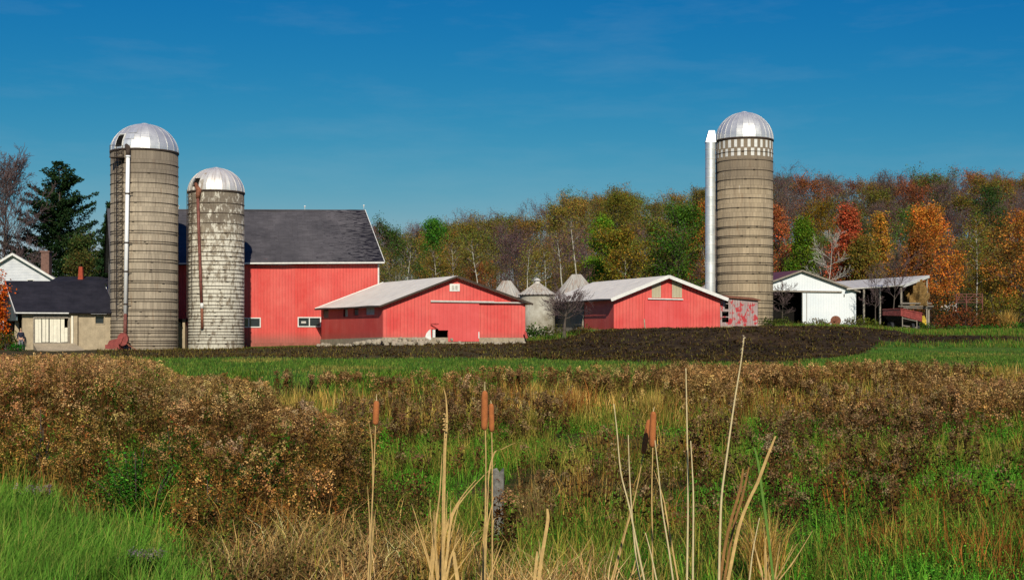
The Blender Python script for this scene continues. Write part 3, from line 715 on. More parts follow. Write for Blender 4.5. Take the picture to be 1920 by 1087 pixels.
def house():
    d = 137; A = P(-75,0,d); B = P(101,0,d+2); A.z = B.z = 0; w = Vector((math.sin(R(-14)), math.cos(R(-14)), 0)); u = (B-A).normalized(); o = Vector((u.y,-u.x,0)); D = 9
    t = thing('farmhouse', (A.x,A.y,Hf(A.x,A.y)), 'white clapboard farmhouse gable with brick chimney behind the low black-roofed shed', 'house')
    zb = Hf(A.x,A.y)-.3; ze = zpx(524,d); zp = zpx(476,d); tp = tpx(24,A,B)
    m = MB(); wall(m, A, B, zb, [(0,zpx(540,d)),(tp,zp),(1,ze)], (), w, .2); m.build('wall', M['clap'], t)
    m = MB(); wall(m, B, B+w*D, zb, [(0,ze),(1,ze)], (), u*-1, .2); m.build('wall', M['clap'], t)
    pk = on(A,B,tp,zp+.15)-w*.4; er = on(A,B,1.06,zpx(528,d)+.15)-w*.4; el = on(A,B,-.06,zpx(543,d)+.15)-w*.4
    m = MB(); m.slab([pk,er,er+w*(D+.8),pk+w*(D+.8)], .15); m.slab([pk-Vector((0,0,.01)),pk+w*(D+.8)-Vector((0,0,.01)),el+w*(D+.8),el], .15); m.build('roof', M['roofgrey'], t)
    m = MB(); m.bar(pk-w*.05-Vector((0,0,.12)), er-w*.05-Vector((0,0,.12)), .06, .22); m.bar(pk-w*.05-Vector((0,0,.12)), el-w*.05-Vector((0,0,.12)), .06, .22); m.build('trim', M['white'], t)
    c = P(87,0,d+4); z0 = zpx(545,d+4); z1 = zpx(472,d+4); m = MB(); m.box((c.x,d+4,(z0+z1)/2), .85, .85, z1-z0); m.box((c.x,d+4,z1), 1., 1., .16); m.build('chimney', M['brick'], t)
    m = MB(); frame_rect(m, A, B, tpx(52,A,B), tpx(62,A,B), zpx(545,d), zpx(524,d), .08, o, .06, 0); wn = m.build('window', M['white'], t)
    m = MB(); sheet(m, A+o*.03, B+o*.03, tpx(52,A,B), tpx(62,A,B), zpx(545,d), zpx(524,d), o, .02); m.build('pane', M['glass'], wn)
    # low outbuilding with grey roof, right of the house
    d = 128; A = P(96,0,d); B = P(200,0,d+1); A.z = B.z = 0
    t = thing('outbuilding', (A.x,A.y,Hf(A.x,A.y)), 'low outbuilding of which only a dark grey roof shows, above the black shed roof', 'outbuilding')
    m = MB(); zb = Hf(A.x,A.y)-.3; ze = zpx(530,d)
    for a,b,i in ((A,B,Vector((0,1,0))),(A+Vector((0,6,0)),B+Vector((0,6,0)),Vector((0,-1,0))),(A,A+Vector((0,6,0)),Vector((1,0,0))),(B,B+Vector((0,6,0)),Vector((-1,0,0)))): wall(m, a, b, zb, [(0,ze-.1),(1,ze-.1)], (), i, .15)
    m.build('wall', M['clap'], t)
    m = MB(); e = Vector((0,0,ze)); k = Vector((0,3,zpx(518,d+3))); m.slab([A+e-Vector((.3,.4,0)),B+e+Vector((.3,-.4,0)),B+k+Vector((.3,0,0)),A+k-Vector((.3,0,0))],.12); k2 = k-Vector((0,0,.01)); m.slab([A+k2-Vector((.3,0,0)),B+k2+Vector((.3,0,0)),B+e+Vector((.3,6.4,0)),A+e+Vector((-.3,6.4,0))],.12); m.build('roof', M['black'], t)
    c = P(152,0,d+2); m = MB(); z0 = zpx(524,d+2); z1 = zpx(500,d+2); m.hexa([Vector((c.x+x*s, d+2+y*s, z)) for z,s in ((z0,.24),(z1,.17)) for x,y in ((-1,-1),(1,-1),(1,1),(-1,1))]); m.build('chimney', m_plain('red_brick', C(165,70,45), .3, 6), t)
house()

# ---- gabled shed builder: front gable A-B, depth w
def gable_shed(t, A, B, w, D, zbA, zbB, eA, eB, tp, zp, mats, oh=.35, side=.35, th=.1, holes=(), sideholes=(), farb=None, roofd=None, fs=.0):
    u = (B-A).normalized(); o = Vector((u.y,-u.x,0))
    m = MB(); wall(m, A, B, (zbA,zbB), [(0,eA),(tp,zp),(1,eB)], holes, w, .12); fr = m.build('front_wall', mats[0], t)
    m = MB(); fz = zbA if farb is None else farb
    i = u
    wall(m, A+w*.125, A+w*D, (zbA,fz), [(0,eA),(1,eA+fs)], sideholes, i, .12); sd = m.build('side_wall', mats[1], t)
    m = MB(); wall(m, B+w*.125, B+w*D, (zbB,zbB), [(0,eB),(1,eB)], (), u*-1, .12); wall(m, A+w*D, B+w*D, (fz,zbB), [(0,eA+fs),(tp,zp+fs),(1,eB)], (), w*-1, .12); m.build('back_wall', mats[1], t)
    rd = roofd or D
    pk = on(A,B,tp,zp+.08)
    sA = (zp-eA)/((B-A).length*tp); sB = (zp-eB)/((B-A).length*(1-tp))
    el = Vector((A.x,A.y,eA+.08))-u*side-Vector((0,0,side*sA)); er = Vector((B.x,B.y,eB+.08))+u*side-Vector((0,0,side*sB))
    f = -w*oh; bk = w*(rd+oh); q = Vector((0,0,fs))
    m = MB(); n = 6
    for k in range(n):   # left slope in strips with a faint waver
        s0, s1 = k/n, (k+1)/n; dz = lambda s: Vector((0,0,.05*math.sin(s*9)-fs*0))+q*s
        a = el+f.lerp(bk,s0)+dz(s0); b = pk+f.lerp(bk,s0)+q*s0; c = pk+f.lerp(bk,s1)+q*s1; d = el+f.lerp(bk,s1)+dz(s1)
        m.slab([a,b,c,d], th)
    rl = m.build('roof_slope', mats[2], t)
    m = MB(); e = Vector((0,0,-.006)); m.slab([pk+f+e, er+f+e, er+bk+q+e, pk+bk+q+e], th); m.build('roof_slope', mats[2], t)
    return u, o, pk, el, er, f, bk

def shed1():
    A = P(718,0,103); B = P(985,0,104.5); A.z = B.z = 0; w = Vector((math.sin(R(-26)), math.cos(R(-26)), 0)); D = 15.4
    t = thing('red_shed', (A.x,A.y,Hf(A.x,A.y)), 'red gabled shed joined to the big barn, with a small white square under its peak', 'shed')
    zA = zpx(632,103); zB = zpx(633,104.5); eA = zpx(571,103); eB = zpx(567.5,104.5); d = 103.7
    da, db = tpx(807,A,B), tpx(898,A,B)
    sh = []; A2 = A+w*D
    S0 = A
    for x0,x1,y0,y1 in ((706,697,573,590),(672,680-17,577,591),(643,652,579,594),(606,616,580,596)):
        a, b = sorted((tpx(x0,A+w*.125,A2), tpx(x1,A+w*.125,A2))); dd = lerp(A.y,A2.y,(a+b)/2); sh.append((a,b,zpx(y1,dd),zpx(y0,dd)))
    sh[0] = (tpx(702,A+w*.125,A2), tpx(686,A+w*.125,A2), zpx(591,106), zpx(575,106))
    sh.sort()
    zf = zpx(636,A2.y)
    u, o, pk, el, er, f, bk = gable_shed(t, A, B, w, D, zA, zB, eA, eB, tpx(853,A,B), zpx(519,d), (M['red2'], M['red2'], M['roofmetal']),
        oh=.45, holes=[(da+.01, tpx(840,A,B), zpx(700,d), zpx(617,d))], sideholes=sh, farb=zf, side=.4, fs=0.0)
    # foundation sill
    m = MB(); g = Hf(A.x,A.y)-.8
    wall(m, A+o*.08, B+o*.08, g, [(0,zA-.004),(1,zB-.004)], (), w, .3); wall(m, A-u*.08, A2-u*.08, g, [(0,zA-.004),(1,zf-.004)], (), u, .3); wall(m, B+u*.08, B+w*D+u*.08, g, [(0,zB-.004),(1,zB-.004)], (), u*-1, .3)
    m.build('foundation', M['foot'], t)
    # side windows: bleached panels in dark openings
    Ls = (A2-A).length; out = u*-1
    for k, h in enumerate(sh):
        m = MB(); a = on(A+w*.125,A2,h[0],0)+u*.05; b = on(A+w*.125,A2,h[1],0)+u*.05
        sheet(m, a, b, 0.0, [1,.85,.6,1][k], h[2]+.03, h[3]-[.0,.12,.05,.1][k], out, .03); m.build('window', [M['pale'],M['grey_board'],M['pale'],M['plank']][k], t)
    # door
    m = MB(); q = o*.14; top = zpx(566,d); bot = zpx(640,d)
    for k, (a, b, lo) in enumerate(((807,822,617-8),(822,840,619),(840,870,640),(870,898,640))):
        sheet(m, A+q, B+q, tpx(a,A,B), tpx(b,A,B), zpx(lo,d), top, o, .05)
    # torn corner
    a = on(A,B,tpx(807,A,B),0)+q; b = on(A,B,tpx(822,A,B),0)+q
    m.hexa([Vector((a.x,a.y,zpx(608,d))), Vector((b.x,b.y,zpx(617,d))), Vector((b.x,b.y+.05,zpx(617,d))), Vector((a.x,a.y+.05,zpx(608,d))), Vector((a.x,a.y,zpx(606,d))), Vector((b.x,b.y,zpx(606,d))), Vector((b.x,b.y+.05,zpx(606,d))), Vector((a.x,a.y+.05,zpx(606,d)))])
    dr = m.build('sliding_door', M['reddoor'], t)
    m = MB(); m.tube([on(A,B,tpx(807,A,B),zpx(565,d))+o*.2, on(A,B,tpx(926,A,B),zpx(566.5,d))+o*.2], .085, 8); m.tube([on(A,B,tpx(926,A,B),zpx(567,d))+o*.19, on(A,B,1.01,zpx(567.5,d))+o*.19], .06, 8); m.build('door_track', M['pale'], t)
    m = MB(); sheet(m, A+o*.16, B+o*.16, tpx(896.5,A,B), tpx(898.5,A,B), zpx(634,d), zpx(622,d), o, .04); m.build('latch', M['white'], dr)
    m = MB(); dh = zpx(617,d); sheet(m, A+w*1.2, B+w*1.2, .25, .55, zpx(645,d), dh+.6, o, .04); m.build('shade_sheet', M['dark'], t)  # added black sheet, stands for the shade behind the torn door
    m = MB(); sheet(m, A+o*.05, B+o*.05, tpx(811,A,B), tpx(816,A,B), zpx(639,d), zpx(618,d), o, .06); m.build('door_post', M['white'], t)
    # leaning pale curved scrap at the door's left
    m = MB(); vs = [on(A,B,tpx(x,A,B),zpx(y,d))+o*.12 for x,y in ((797,637),(797,632),(799,625),(803,620),(807,617),(808,637))]; m.add(vs+[v+o*-.05 for v in vs], [tuple(range(6)), tuple(range(11,5,-1))]+[(i,i+6,(i+1)%6+6,(i+1)%6) for i in range(6)]); m.build('torn_sheet', M['white'], t)
    # white square with louvre pattern
    m = MB(); sheet(m, A+o*.05, B+o*.05, tpx(843,A,B), tpx(862,A,B), zpx(546,d), zpx(532,d), o, .05); v = m.build('vent_panel', M['white'], t)
    m = MB()
    for x in (847,853.5):
        for k in range(4): sheet(m, A+o*.058, B+o*.058, tpx(x,A,B), tpx(x+4.5,A,B), zpx(542.5-k*2,d)-.02, zpx(542.5-k*2,d)+.02, o, .02)
    m.build('louvre', M['plank'], v)
    m = MB(); e = Vector((0,0,-.07)); m.bar(el+f-w*.03+e, pk+f-w*.03+e, .05, .14); m.bar(pk+f-w*.03+e, er+f-w*.03+e, .05, .16); m.build('barge_board', M['hoop'], t)
    m = MB(); m.bar(el-u*.03+f+e, el-u*.03+bk+e, .05, .13); m.build('fascia', M['hoop'], t)
    m = MB(); m.bar(el+bk+Vector((0,0,.03)), pk+bk+Vector((0,0,.03)), .12, .06); m.build('rake_cap', M['white'], t)
    # broken red siding at the right foot
    m = MB(); m.bar(P(984,622,104.2), P(988,634,104.1), .25, .08); m.build('broken_board', M['red2'], t)
shed1()

def shed2():
    A = P(1151,0,108); B = P(1350,0,109.5); A.z = B.z = 0; w = Vector((math.sin(R(-19)), math.cos(R(-19)), 0)); D1 = 6.4
    # far end so that the eave ends at px 1021
    k = (1019-HX)/F; D = (A.x-k*A.y-.45)/(k*w.y-w.x); 
    t = thing('red_shed', (A.x,A.y,Hf(A.x,A.y)), 'red gabled shed with white trim and two pale strips under its peak', 'shed')
    d = 108.7; zA = zpx(617,108); eA = zpx(558,108); eB = zpx(558,109.5); zB = zpx(620,109.5)-.3
    u, o, pk, el, er, f, bk = gable_shed(t, A, B, w, D1, zA, zB, eA, eB, tpx(1249,A,B), zpx(518.5,d), (M['red2'], M['red2'], M['roofmetal']), oh=.5, side=.45, roofd=D)
    m = MB(); wall(m, A+o*.08-u*.05, A.lerp(B,.5)+o*.08, Hf(A.x,A.y)-.6, [(0,zA-.004),(1,zA-.15)], (), w, .3); wall(m, A-u*.08, A+w*D1-u*.08, Hf(A.x,A.y)-.8, [(0,zA-.004),(1,zA-.004)], (), u, .3); m.build('foundation', M['foot'], t)
    # weathered grey plank wing under the long roof
    m = MB(); Wz = zpx(625,120); rr = random.Random(4); n = 40; a = A+w*D1+u*.25; b = A+w*(D-.3)+u*.25
    for i in range(n):
        t0, t1 = i/n, (i+1)/n-.004; lean = rr.uniform(-.04,.04)
        q = [on(a,b,t0,Wz-.3), on(a,b,t1,Wz-.3), on(a,b,t1+lean*.1,eA-.1-rr.uniform(0,.1)), on(a,b,t0+lean*.1,eA-.1)]; h = u*.04+u*rr.uniform(0,.02)
        m.hexa([q[0],q[1],q[1]+h,q[0]+h,q[3],q[2],q[2]+h,q[3]+h])
    m.build('plank_wall', M['grey_board'], t)
    m = MB(); bb = A+w*(D-.3); m.bar(Vector((a.x,a.y,Wz))-u*.3+w*.4, Vector((a.x,a.y,eA))-u*.05+w*.2, .14); m.build('brace_post', M['plank'], t)
    # back walls for the wing
    m = MB(); wall(m, bb+u*.3, bb+(B-A)-u*.1, Wz-.3, [(0,eA),(tpx(1249,A,B),zpx(519,d)),(1,eB)], (), w*-1, .1); wall(m, B+w*D1, B+w*(D-.4), Wz-.3, [(0,eB),(1,eB)], (), u*-1, .1); m.build('back_wall', M['grey_board'], t)
    # pale strips and red centre strip in the gable (translucent panels)
    m = None
    for x0,x1,y0,y1 in ((1222,1239,558,527),(1260,1278.5,558,524.5)):
        m = MB(); za = zpx(y1,d); yr = 5.0 if x0 < 1240 else -7.0
        p0 = on(A,B,tpx(x0,A,B),0)+o*.03; p1 = on(A,B,tpx(x1,A,B),0)+o*.03; z0 = zpx(y0,d)
        zl = zpx(530 if x0 < 1240 else 523,d); zr = zpx(523 if x0 < 1240 else 529,d)
        m.hexa([Vector((p0.x,p0.y,z0)), Vector((p1.x,p1.y,z0)), Vector((p1.x,p1.y+.02,z0)), Vector((p0.x,p0.y+.02,z0)), Vector((p0.x,p0.y,zl)), Vector((p1.x,p1.y,zr)), Vector((p1.x,p1.y+.02,zr)), Vector((p0.x,p0.y+.02,zl))])
        m.build('light_panel', m_siding('pale_panel_siding', C(178,166,132), C(198,188,158), per=.25), t) if x0 < 1240 else m.build('light_panel', bpy.data.materials['pale_panel_siding'], t)
    m = MB(); m.bar(on(A,B,tpx(1214,A,B),zpx(560,d))+o*.12, on(A,B,tpx(1280,A,B),zpx(561,d))+o*.12, .12, .09); m.build('door_track', M['white'], t)
    m = MB(); sheet(m, A+o*.055, B+o*.055, tpx(1208,A,B), tpx(1251,A,B), zB+.2, zpx(562.5,d), o, .04); m.build('sliding_door', M['reddoor'], t)
    m = MB(); sheet(m, A+o*.055, B+o*.055, tpx(1252,A,B), tpx(1292,A,B), zB+.2, zpx(562.5,d), o, .04); m.build('sliding_door', M['reddoor'], t)
    m = MB(); m.bar(on(A,B,tpx(1207.5,A,B),zpx(598,d))+o*.07, on(A,B,tpx(1209,A,B),zpx(616,d))+o*.07, .09, .05); m.build('broken_board', M['foot'], t)
    m = MB(); e = Vector((0,0,-.09)); m.bar(el+f-w*.03+e, pk+f-w*.03+e, .06, .27); m.bar(pk+f-w*.03+e, er+f-w*.03+e, .06, .27); m.build('barge_board', M['white'], t)
    m = MB(); e = Vector((0,0,-.08)); m.bar(el-u*.03+f+e, el-u*.03+bk+e, .05, .1); m.build('fascia', M['hoop'], t)
    # manure pushed against the foot of the wall is part of the ground
    # peeling lean-to on its right
    A = P(1350.5,0,109.7); B = P(1421,0,110.3); A.z = B.z = 0
    t = thing('lean_to', (A.x,A.y,Hf(A.x,A.y)), 'small lean-to with peeling red boards and dark openings beside the single silo', 'lean-to')
    d = 110; hs = [(tpx(1359,A,B),tpx(1366,A,B),zpx(568.5,d),zpx(560,d)),(tpx(1359,A,B),tpx(1366,A,B),zpx(579.5,d),zpx(570,d)),(tpx(1354,A,B),tpx(1366.5,A,B),zpx(593,d),zpx(584,d)),(tpx(1354,A,B),tpx(1366.5,A,B),zpx(604,d),zpx(595,d))]
    hs = [(hs[2][0],hs[0][0],h[2],h[3]) for h in hs[2:]]+[(hs[0][0],hs[0][1],h[2],h[3]) for h in hs[:2]]+[(hs[0][0],hs[0][1],h[2],h[3]) for h in hs[2:]]
    m = MB(); zb = zpx(611,d); wall(m, A, B, zb, [(0,zpx(556.5,d)),(1,zpx(562.5,d))], hs, Vector((0,1,0)), .08)
    wall(m, B, B+Vector((0,2.5,0)), zb, [(0,zpx(562.5,d)),(1,zpx(562.5,d))], (), Vector((-1,0,0)), .08); m.build('wall', M['redpeel'], t)
    m = MB(); wall(m, A+Vector((0,-.05,0)), B+Vector((.05,-.05,0)), zb-1, [(0,zb-.004),(1,zb-.004)], (), Vector((0,1,0)), .25); m.build('foundation', M['foot'], t)
    m = MB(); m.slab([Vector((A.x,A.y-.2,zpx(555.5,d))), Vector((B.x+.2,B.y-.2,zpx(561.8,d))), Vector((B.x+.2,B.y+3.2,zpx(561.8,d)+.25)), Vector((A.x,A.y+3.2,zpx(555.5,d)+.25))], .07); m.build('roof', M['rust'], t)
    m = MB(); sheet(m, A+Vector((0,.6,0)), B+Vector((0,.6,0)), .01, .5, zb, zpx(560,d), Vector((0,-1,0)), .02); m.build('shade_sheet', M['dark'], t)  # added black sheet in place of the shade behind the openings
shed2()

# ---- grain bins
def grain_bin(px, d, rpx, yb, ye, yt, label, nr=28, cap=True, topr=.16):
    x = PX(px,d); r = rpx*d/F; zg = Hf(x,d); ze = zpx(ye,d-r*.7); zt = zpx(yt,d)
    t = thing('grain_bin', (x,d,zg), label, 'grain bin'); c = Vector((x,d,0))
    m = MB(); prof = []; z = zg-.3
    while z < ze-.01: prof += [(r*.965,z),(r*.975,z+.05)]; z += .1
    prof.append((r*.965,ze)); m.lathe(c, prof, 48); m.build('wall', M['binwall'], t, True)
    m = MB(); rt = r*topr; vs = []; fs = []
    n = nr*2
    for i in range(n):
        a = 2*math.pi*i/n; up = .085 if i%2 == 0 else 0
        vs.append(c+Vector((math.cos(a)*r*1.04, math.sin(a)*r*1.04, ze-.05+up))); vs.append(c+Vector((math.cos(a)*rt, math.sin(a)*rt, zt+up*.6)))
    for i in range(n): j = (i+1)%n; fs.append((2*i,2*j,2*j+1,2*i+1))
    m.add(vs, fs); rf = m.build('cone_roof', M['binroof'], t)
    m = MB(); m.lathe(c, [(rt,zt-.02),(rt*1.02,zt+.02),(0,zt+.05)], 20)
    if cap: m.lathe(c, [(rt*.9,zt),(rt*.9,zt+.28),(rt*1.4,zt+.3),(rt*.3,zt+.5),(0,zt+.52)], 20)
    m.build('roof_cap', M['roofgrey'], t)
    m = MB(); m.lathe(c, [(r*.97,ze-.09),(r*1.05,ze-.08),(r*1.05,ze-.02),(r*.97,ze)], 48); m.build('eave_ring', M['hoop'], t)
    return t, c, r, ze, zt, rt
grain_bin(950,127,30,610,557,527,'rusty grain bin cone with a flat top, peeking over a red shed roof',24,False,.26)
t, c, r, ze, zt, rt = grain_bin(1007.5,120,34,606,552,532,'squat grain bin with a small round cap, standing between the two red sheds')
m = MB()
for k in range(3):
    f = .25+k*.2; a = -1.55; rr = lerp(r,rt,f); z = lerp(ze,zt,f)+.08; m.box((c.x, c.y-rr, z), .75, .05, .1)
m.build('roof_rung', M['binroof'], t)
grain_bin(1081,131,49,612,564,515,'tallest grain bin cone, a ribbed roof rising behind the white-trimmed red shed',28,False,.17)
# roof glimpsed left of the silo chute
t, c, r, ze, zt, rt = grain_bin(1352,142,50,612,548,521,'grey metal bin with its cone roof just peeping out left of the silver chute',28,False,.2)

# ---- white barn
def whitebarn():
    A = P(1397,0,122); B = P(1605,0,123.2); A.z = B.z = 0; w = Vector((math.sin(R(-18)), math.cos(R(-18)), 0)); D = 11
    t = thing('white_barn', (A.x,A.y,Hf(A.x,A.y)), 'white gabled barn with a dark open doorway, right of the single silo', 'barn')
    d = 122.6; zb = zpx(612,122); eA = zpx(546,122); eB = zpx(546,123)
    h = (tpx(1440,A,B), tpx(1504,A,B), zb-.1, zpx(546,d)+0)
    u, o, pk, el, er, f, bk = gable_shed(t, A, B, w, D, zb, zb, eA, eB, tpx(1501,A,B), zpx(508,d), (M['white_sid'], M['grey_board'], M['roofred']), oh=.3, side=.25, holes=[h])
    m = MB(); sheet(m, A+w*2.2, B+w*2.2, .03, .97, zb, zpx(535,d), o, .04); m.build('shade_sheet', M['dark'], t)  # black sheet added across the inside so the doorway looks unlit
    m = MB(); sheet(m, A+o*.14, B+o*.14, tpx(1503,A,B), tpx(1578,A,B), zb+.05, zpx(547,d), o, .06); dr = m.build('sliding_door', M['white_sid'], t)
    m = MB(); 
    for x in (1503.3,1511.5): m.bar(on(A,B,tpx(x,A,B),zb+.1)+o*.155, on(A,B,tpx(x,A,B),zpx(548,d))+o*.155, .05, .04)
    m.build('door_edge', M['plank'], dr)
    m = MB(); m.bar(on(A,B,tpx(1440,A,B),zpx(545.5,d))+o*.2, on(A,B,tpx(1577,A,B),zpx(547,d))+o*.2, .16, .13); m.build('door_track', M['plank'], t)
    m = MB(); e = Vector((0,0,-.06)); m.bar(el+f-w*.03+e, pk+f-w*.03+e, .05, .15); m.bar(pk+f-w*.03+e, er+f-w*.03+e, .05, .15); m.build('barge_board', M['plank'], t)
    m = MB(); m.bar(on(A,B,tpx(1582.5,A,B),zpx(556,d))+o*.05, on(A,B,tpx(1582.5,A,B),zpx(551,d))+o*.05, .07); m.build('hook', M['hoop'], t)
whitebarn()

# ---- open pole shed with hay
def poleshed():
    t = thing('pole_shed', (P(1690,0,125).x,125,Hf(P(1690,0,125).x,125)), 'open pole shed with a pale metal roof sheltering hay, right of the white barn', 'shed')
    fl = P(1588,541,122.5); fr = P(1692,534,124); rr = P(1741,516,131); rl = P(1562,528,131.5)
    m = MB(); m.slab([fl,fr,rr,rl], .1); m.build('roof', M['roofgrey'], t)
    m = MB(); dn = Vector((0,0,-.12)); m.bar(fr+dn+Vector((.05,-.05,0)), rr+dn+Vector((.05,-.05,0)), .08, .26); m.build('rafter', M['white'], t)
    for px,d,y in ((1692,124.3,536),(1740,130.8,520),(1652,123.6,538),(1622,123.2,540)):
        q = P(px,y,d); zg = Hf(q.x,d)-.3; m = MB(); m.bar(Vector((q.x-.12,d,zg)), Vector((q.x-.12,d,q.z)), .17); m.build('post', M['plank'], t)
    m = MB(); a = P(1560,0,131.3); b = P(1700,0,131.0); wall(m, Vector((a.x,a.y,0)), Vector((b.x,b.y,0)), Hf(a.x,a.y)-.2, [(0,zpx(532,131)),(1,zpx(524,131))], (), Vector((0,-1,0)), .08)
    m.build('back_wall', M['dark'], t)  # shade under the roof put into the wall colour
    m = MB(); a = P(1694,0,126); b = P(1697,0,131); wall(m, Vector((a.x,a.y,0)), Vector((b.x,b.y,0)), Hf(a.x,a.y)-.2, [(0,zpx(534,126)),(1,zpx(528,131))], (), Vector((-1,0,0)), .06); m.build('partition', M['dark'], t)  # coloured near-black too, for the shade inside the shed
    m = MB(); a = P(1689,574,123.9); b = P(1746,574,129); m.bar(a, b, .5, .12); m.bar(a+Vector((0,0,.28)), b+Vector((0,0,.28)), .1, .14); m.bar(a+Vector((.3,0,-.15)), b+Vector((0,0,-.2)), .1, .1); m.build('rail', M['plank'], t)
    for px,d in ((1700,124.6),(1741,128.7)):
        q = P(px,574,d); m = MB(); m.bar(Vector((q.x,d,Hf(q.x,d)-.3)), Vector((q.x,d,q.z)), .16); m.build('leg', M['plank'], t)
    # hay heap
    c = P(1716,0,128.5); z0 = zpx(571,127); z1 = zpx(531,128)
    n, k = 26, 16; vs = []
    for i in range(n):
        for j in range(k):
            a = 2*math.pi*i/n; e = math.pi/2*j/(k-1)
            s = 1+.16*math.sin(a*5+e*7)+.12*math.sin(a*9-e*5)+rnd.uniform(-.06,.06)
            vs.append((c.x+math.cos(a)*max(math.cos(e),.02)**.5*1.05*s, c.y+math.sin(a)*max(math.cos(e),.02)**.5*1.6*s, z0-.1+(z1-z0)*math.sin(e)*s))
    fs = [(i*k+j, ((i+1)%n)*k+j, ((i+1)%n)*k+j+1, i*k+j+1) for i in range(n) for j in range(k-1)]
    m = MB(); m.add(vs, fs); h = m.build('hay_pile', M['hay'], None, False); tag(h, 'heap of golden loose hay stacked on the platform of the open pole shed', 'hay')
poleshed()

# ---- gravity wagon
def wagon():
    d = 117; c = P(1690,0,d); zg = Hf(c.x,d)
    t = thing('gravity_wagon', (c.x,d,zg), 'tilted rusty red gravity wagon with black hopper bottom in front of the pole shed', 'wagon')
    L = P(1655,0,d+1.1); Cc = P(1689,0,d-1.3); Rr = P(1729,0,d-.2); Bk = L+(Rr-Cc)
    def ring(zs, s=1.0):
        pts = [L, Cc, Rr, Bk]; ctr = (L+Cc+Rr+Bk)/4; return [Vector((lerp(ctr.x,p.x,s), lerp(ctr.y,p.y,s), z)) for p, z in zip(pts, zs)]
    top = ring([zpx(580,d+1), zpx(578.5,d-1.3), zpx(587,d), zpx(586,d+2)]); mid = ring([zpx(591,d+1), zpx(592,d-1.3), zpx(603,d), zpx(598,d+2)])
    m = MB(); m.hexa(mid+top); m.build('box', M['redpaint'], t)
    m = MB(); 
    for i in range(4): m.bar(top[i], top[(i+1)%4], .09)
    m.build('rim', M['redpaint'], t)
    bot = ring([zpx(613,d)]*4, .42); m = MB(); m.hexa(bot+[Vector((p.x*.98+.02*sum(q.x for q in mid)/4, p.y, p.z-.02)) for p in mid]); m.build('hopper', m_plain('dark_steel', (.02,.014,.013), .4, 4), t)  # hopper under the red box is near-black
    m = MB(); a = P(1692,610,d-1.4); b = P(1719,617,d-.5)
    m.bar(P(1692,594,d-1.35), P(1692,613,d-1.35), .07); m.bar(P(1719,600,d-.45), P(1719,620,d-.45), .07); m.bar(P(1692,610,d-1.4), P(1719,614,d-.5), .07); m.bar(P(1692,596,d-1.4), P(1719,602,d-.5), .06)
    m.build('ladder_frame', M['plank'], t)
    m = MB(); m.bar(P(1664,616,d+.6), P(1715,619,d-.4), .14); m.bar(P(1672,615,d-.9), P(1720,619,d+.9), .12); m.bar(P(1690,617,d-1.2), P(1690,624,d-4), .08); m.build('chassis', M['rust'], t)
    for px, dd in ((1672,d-.9),(1711,d-1.2),(1668,d+1.3),(1720,d+.6)):
        q = P(px,0,dd); r = .38; g = Hf(q.x,dd); q.z = g+r-.03
        m = MB(); m.tube([q+Vector((-.11,.0,0)), q+Vector((.11,.0,0))], r, 20); w_ = m.build('wheel', M['tyre'], t)
        m = MB(); m.tube([q+Vector((-.13,0,0)), q+Vector((.13,0,0))], r*.5, 14); m.build('rim', M['rust'], w_)
wagon()
def disc():
    d = 119.5; c = P(1567,601,d); zg = Hf(c.x,d); t = thing('cable_drum', (c.x,d,zg), 'round rusty drum leaning in the weeds before the white barn', 'drum')
    r = .45; c.z = zg+r+.15; m = MB(); m.tube([c+Vector((-.05,-.16,0)), c+Vector((.05,.16,0))], r, 26); m.build('disc', M['rust'], t)
    m = MB(); m.tube([c+Vector((-.16,-.3,0)), c+Vector((.16,.2,0))], .08, 10); m.bar(c+Vector((-.9,.1,-.35)), c+Vector((-.1,0,0)), .12); m.bar(c+Vector((-.9,.1,-.35)), c+Vector((-.2,.1,-.45)), .1); m.build('axle', M['rust'], t)
disc()
def gate():
    t = None
    for k, (x0,x1,d) in enumerate(((1793,1812,124),(1812,1842,124.5))):
        a = P(x0,0,d); b = P(x1,0,d); zg = Hf(a.x,d)
        t = thing('farm_gate', (a.x,d,zg), ['narrow rusty red tube gate panel standing in the brush','wide rusty red tube gate panel with crossed braces in the brush'][k], 'gate')
        z0, z1 = zpx(567,d), zpx(551,d); m = MB()
        for i in range(4): z = lerp(z0,z1,i/3); m.tube([(a.x,d,z),(b.x,d,z)], .03, 6)
        for p in (a,b): m.tube([(p.x,d,z0-.9 if 1 else z0),(p.x,d,z1)], .05, 6)
        m.build('frame', M['pipered'], t)
        m = MB(); m.tube([(a.x,d,z0),((a.x+b.x)/2,d,z1)], .03, 6); m.tube([((a.x+b.x)/2,d,z1),(b.x,d,z0)], .03, 6); m.build('brace', M['pipered'], t)
gate()
def tarp():
    d = 121; c = P(1733,0,d); zg = Hf(c.x,d)
    m = MB(); m.add([P(1728,592,d), P(1733,591,d-.3), P(1737,600,d), P(1737,610,d-.2), P(1731,612,d), P(1728,602,d-.5)], [(0,1,5),(1,2,5),(2,3,5),(3,4,5)]); o = m.build('tarp_scrap', m_plain('yellow_tarp', C(215,180,60), .15, 6), None); tag(o, 'small yellow tarp scrap hanging beside the rusty wagon', 'tarp')
    for k, (px,py,dd,l) in enumerate(((1745,598,124,1.2),(1752,603,123.5,.9),(1757,600,125,.7))):
        c = P(px,0,dd); m = MB(); z = Hf(c.x,dd)+.35+.12*k; m.bar(Vector((c.x-l/2,dd,z)), Vector((c.x+l/2,dd+.4,z+.1)), .22, .06); o = m.build('scrap_board', M['plank'], None); tag(o, ['longest','middle-sized','shortest'][k]+' grey scrap board lying right of the hay shed', 'board')
tarp()

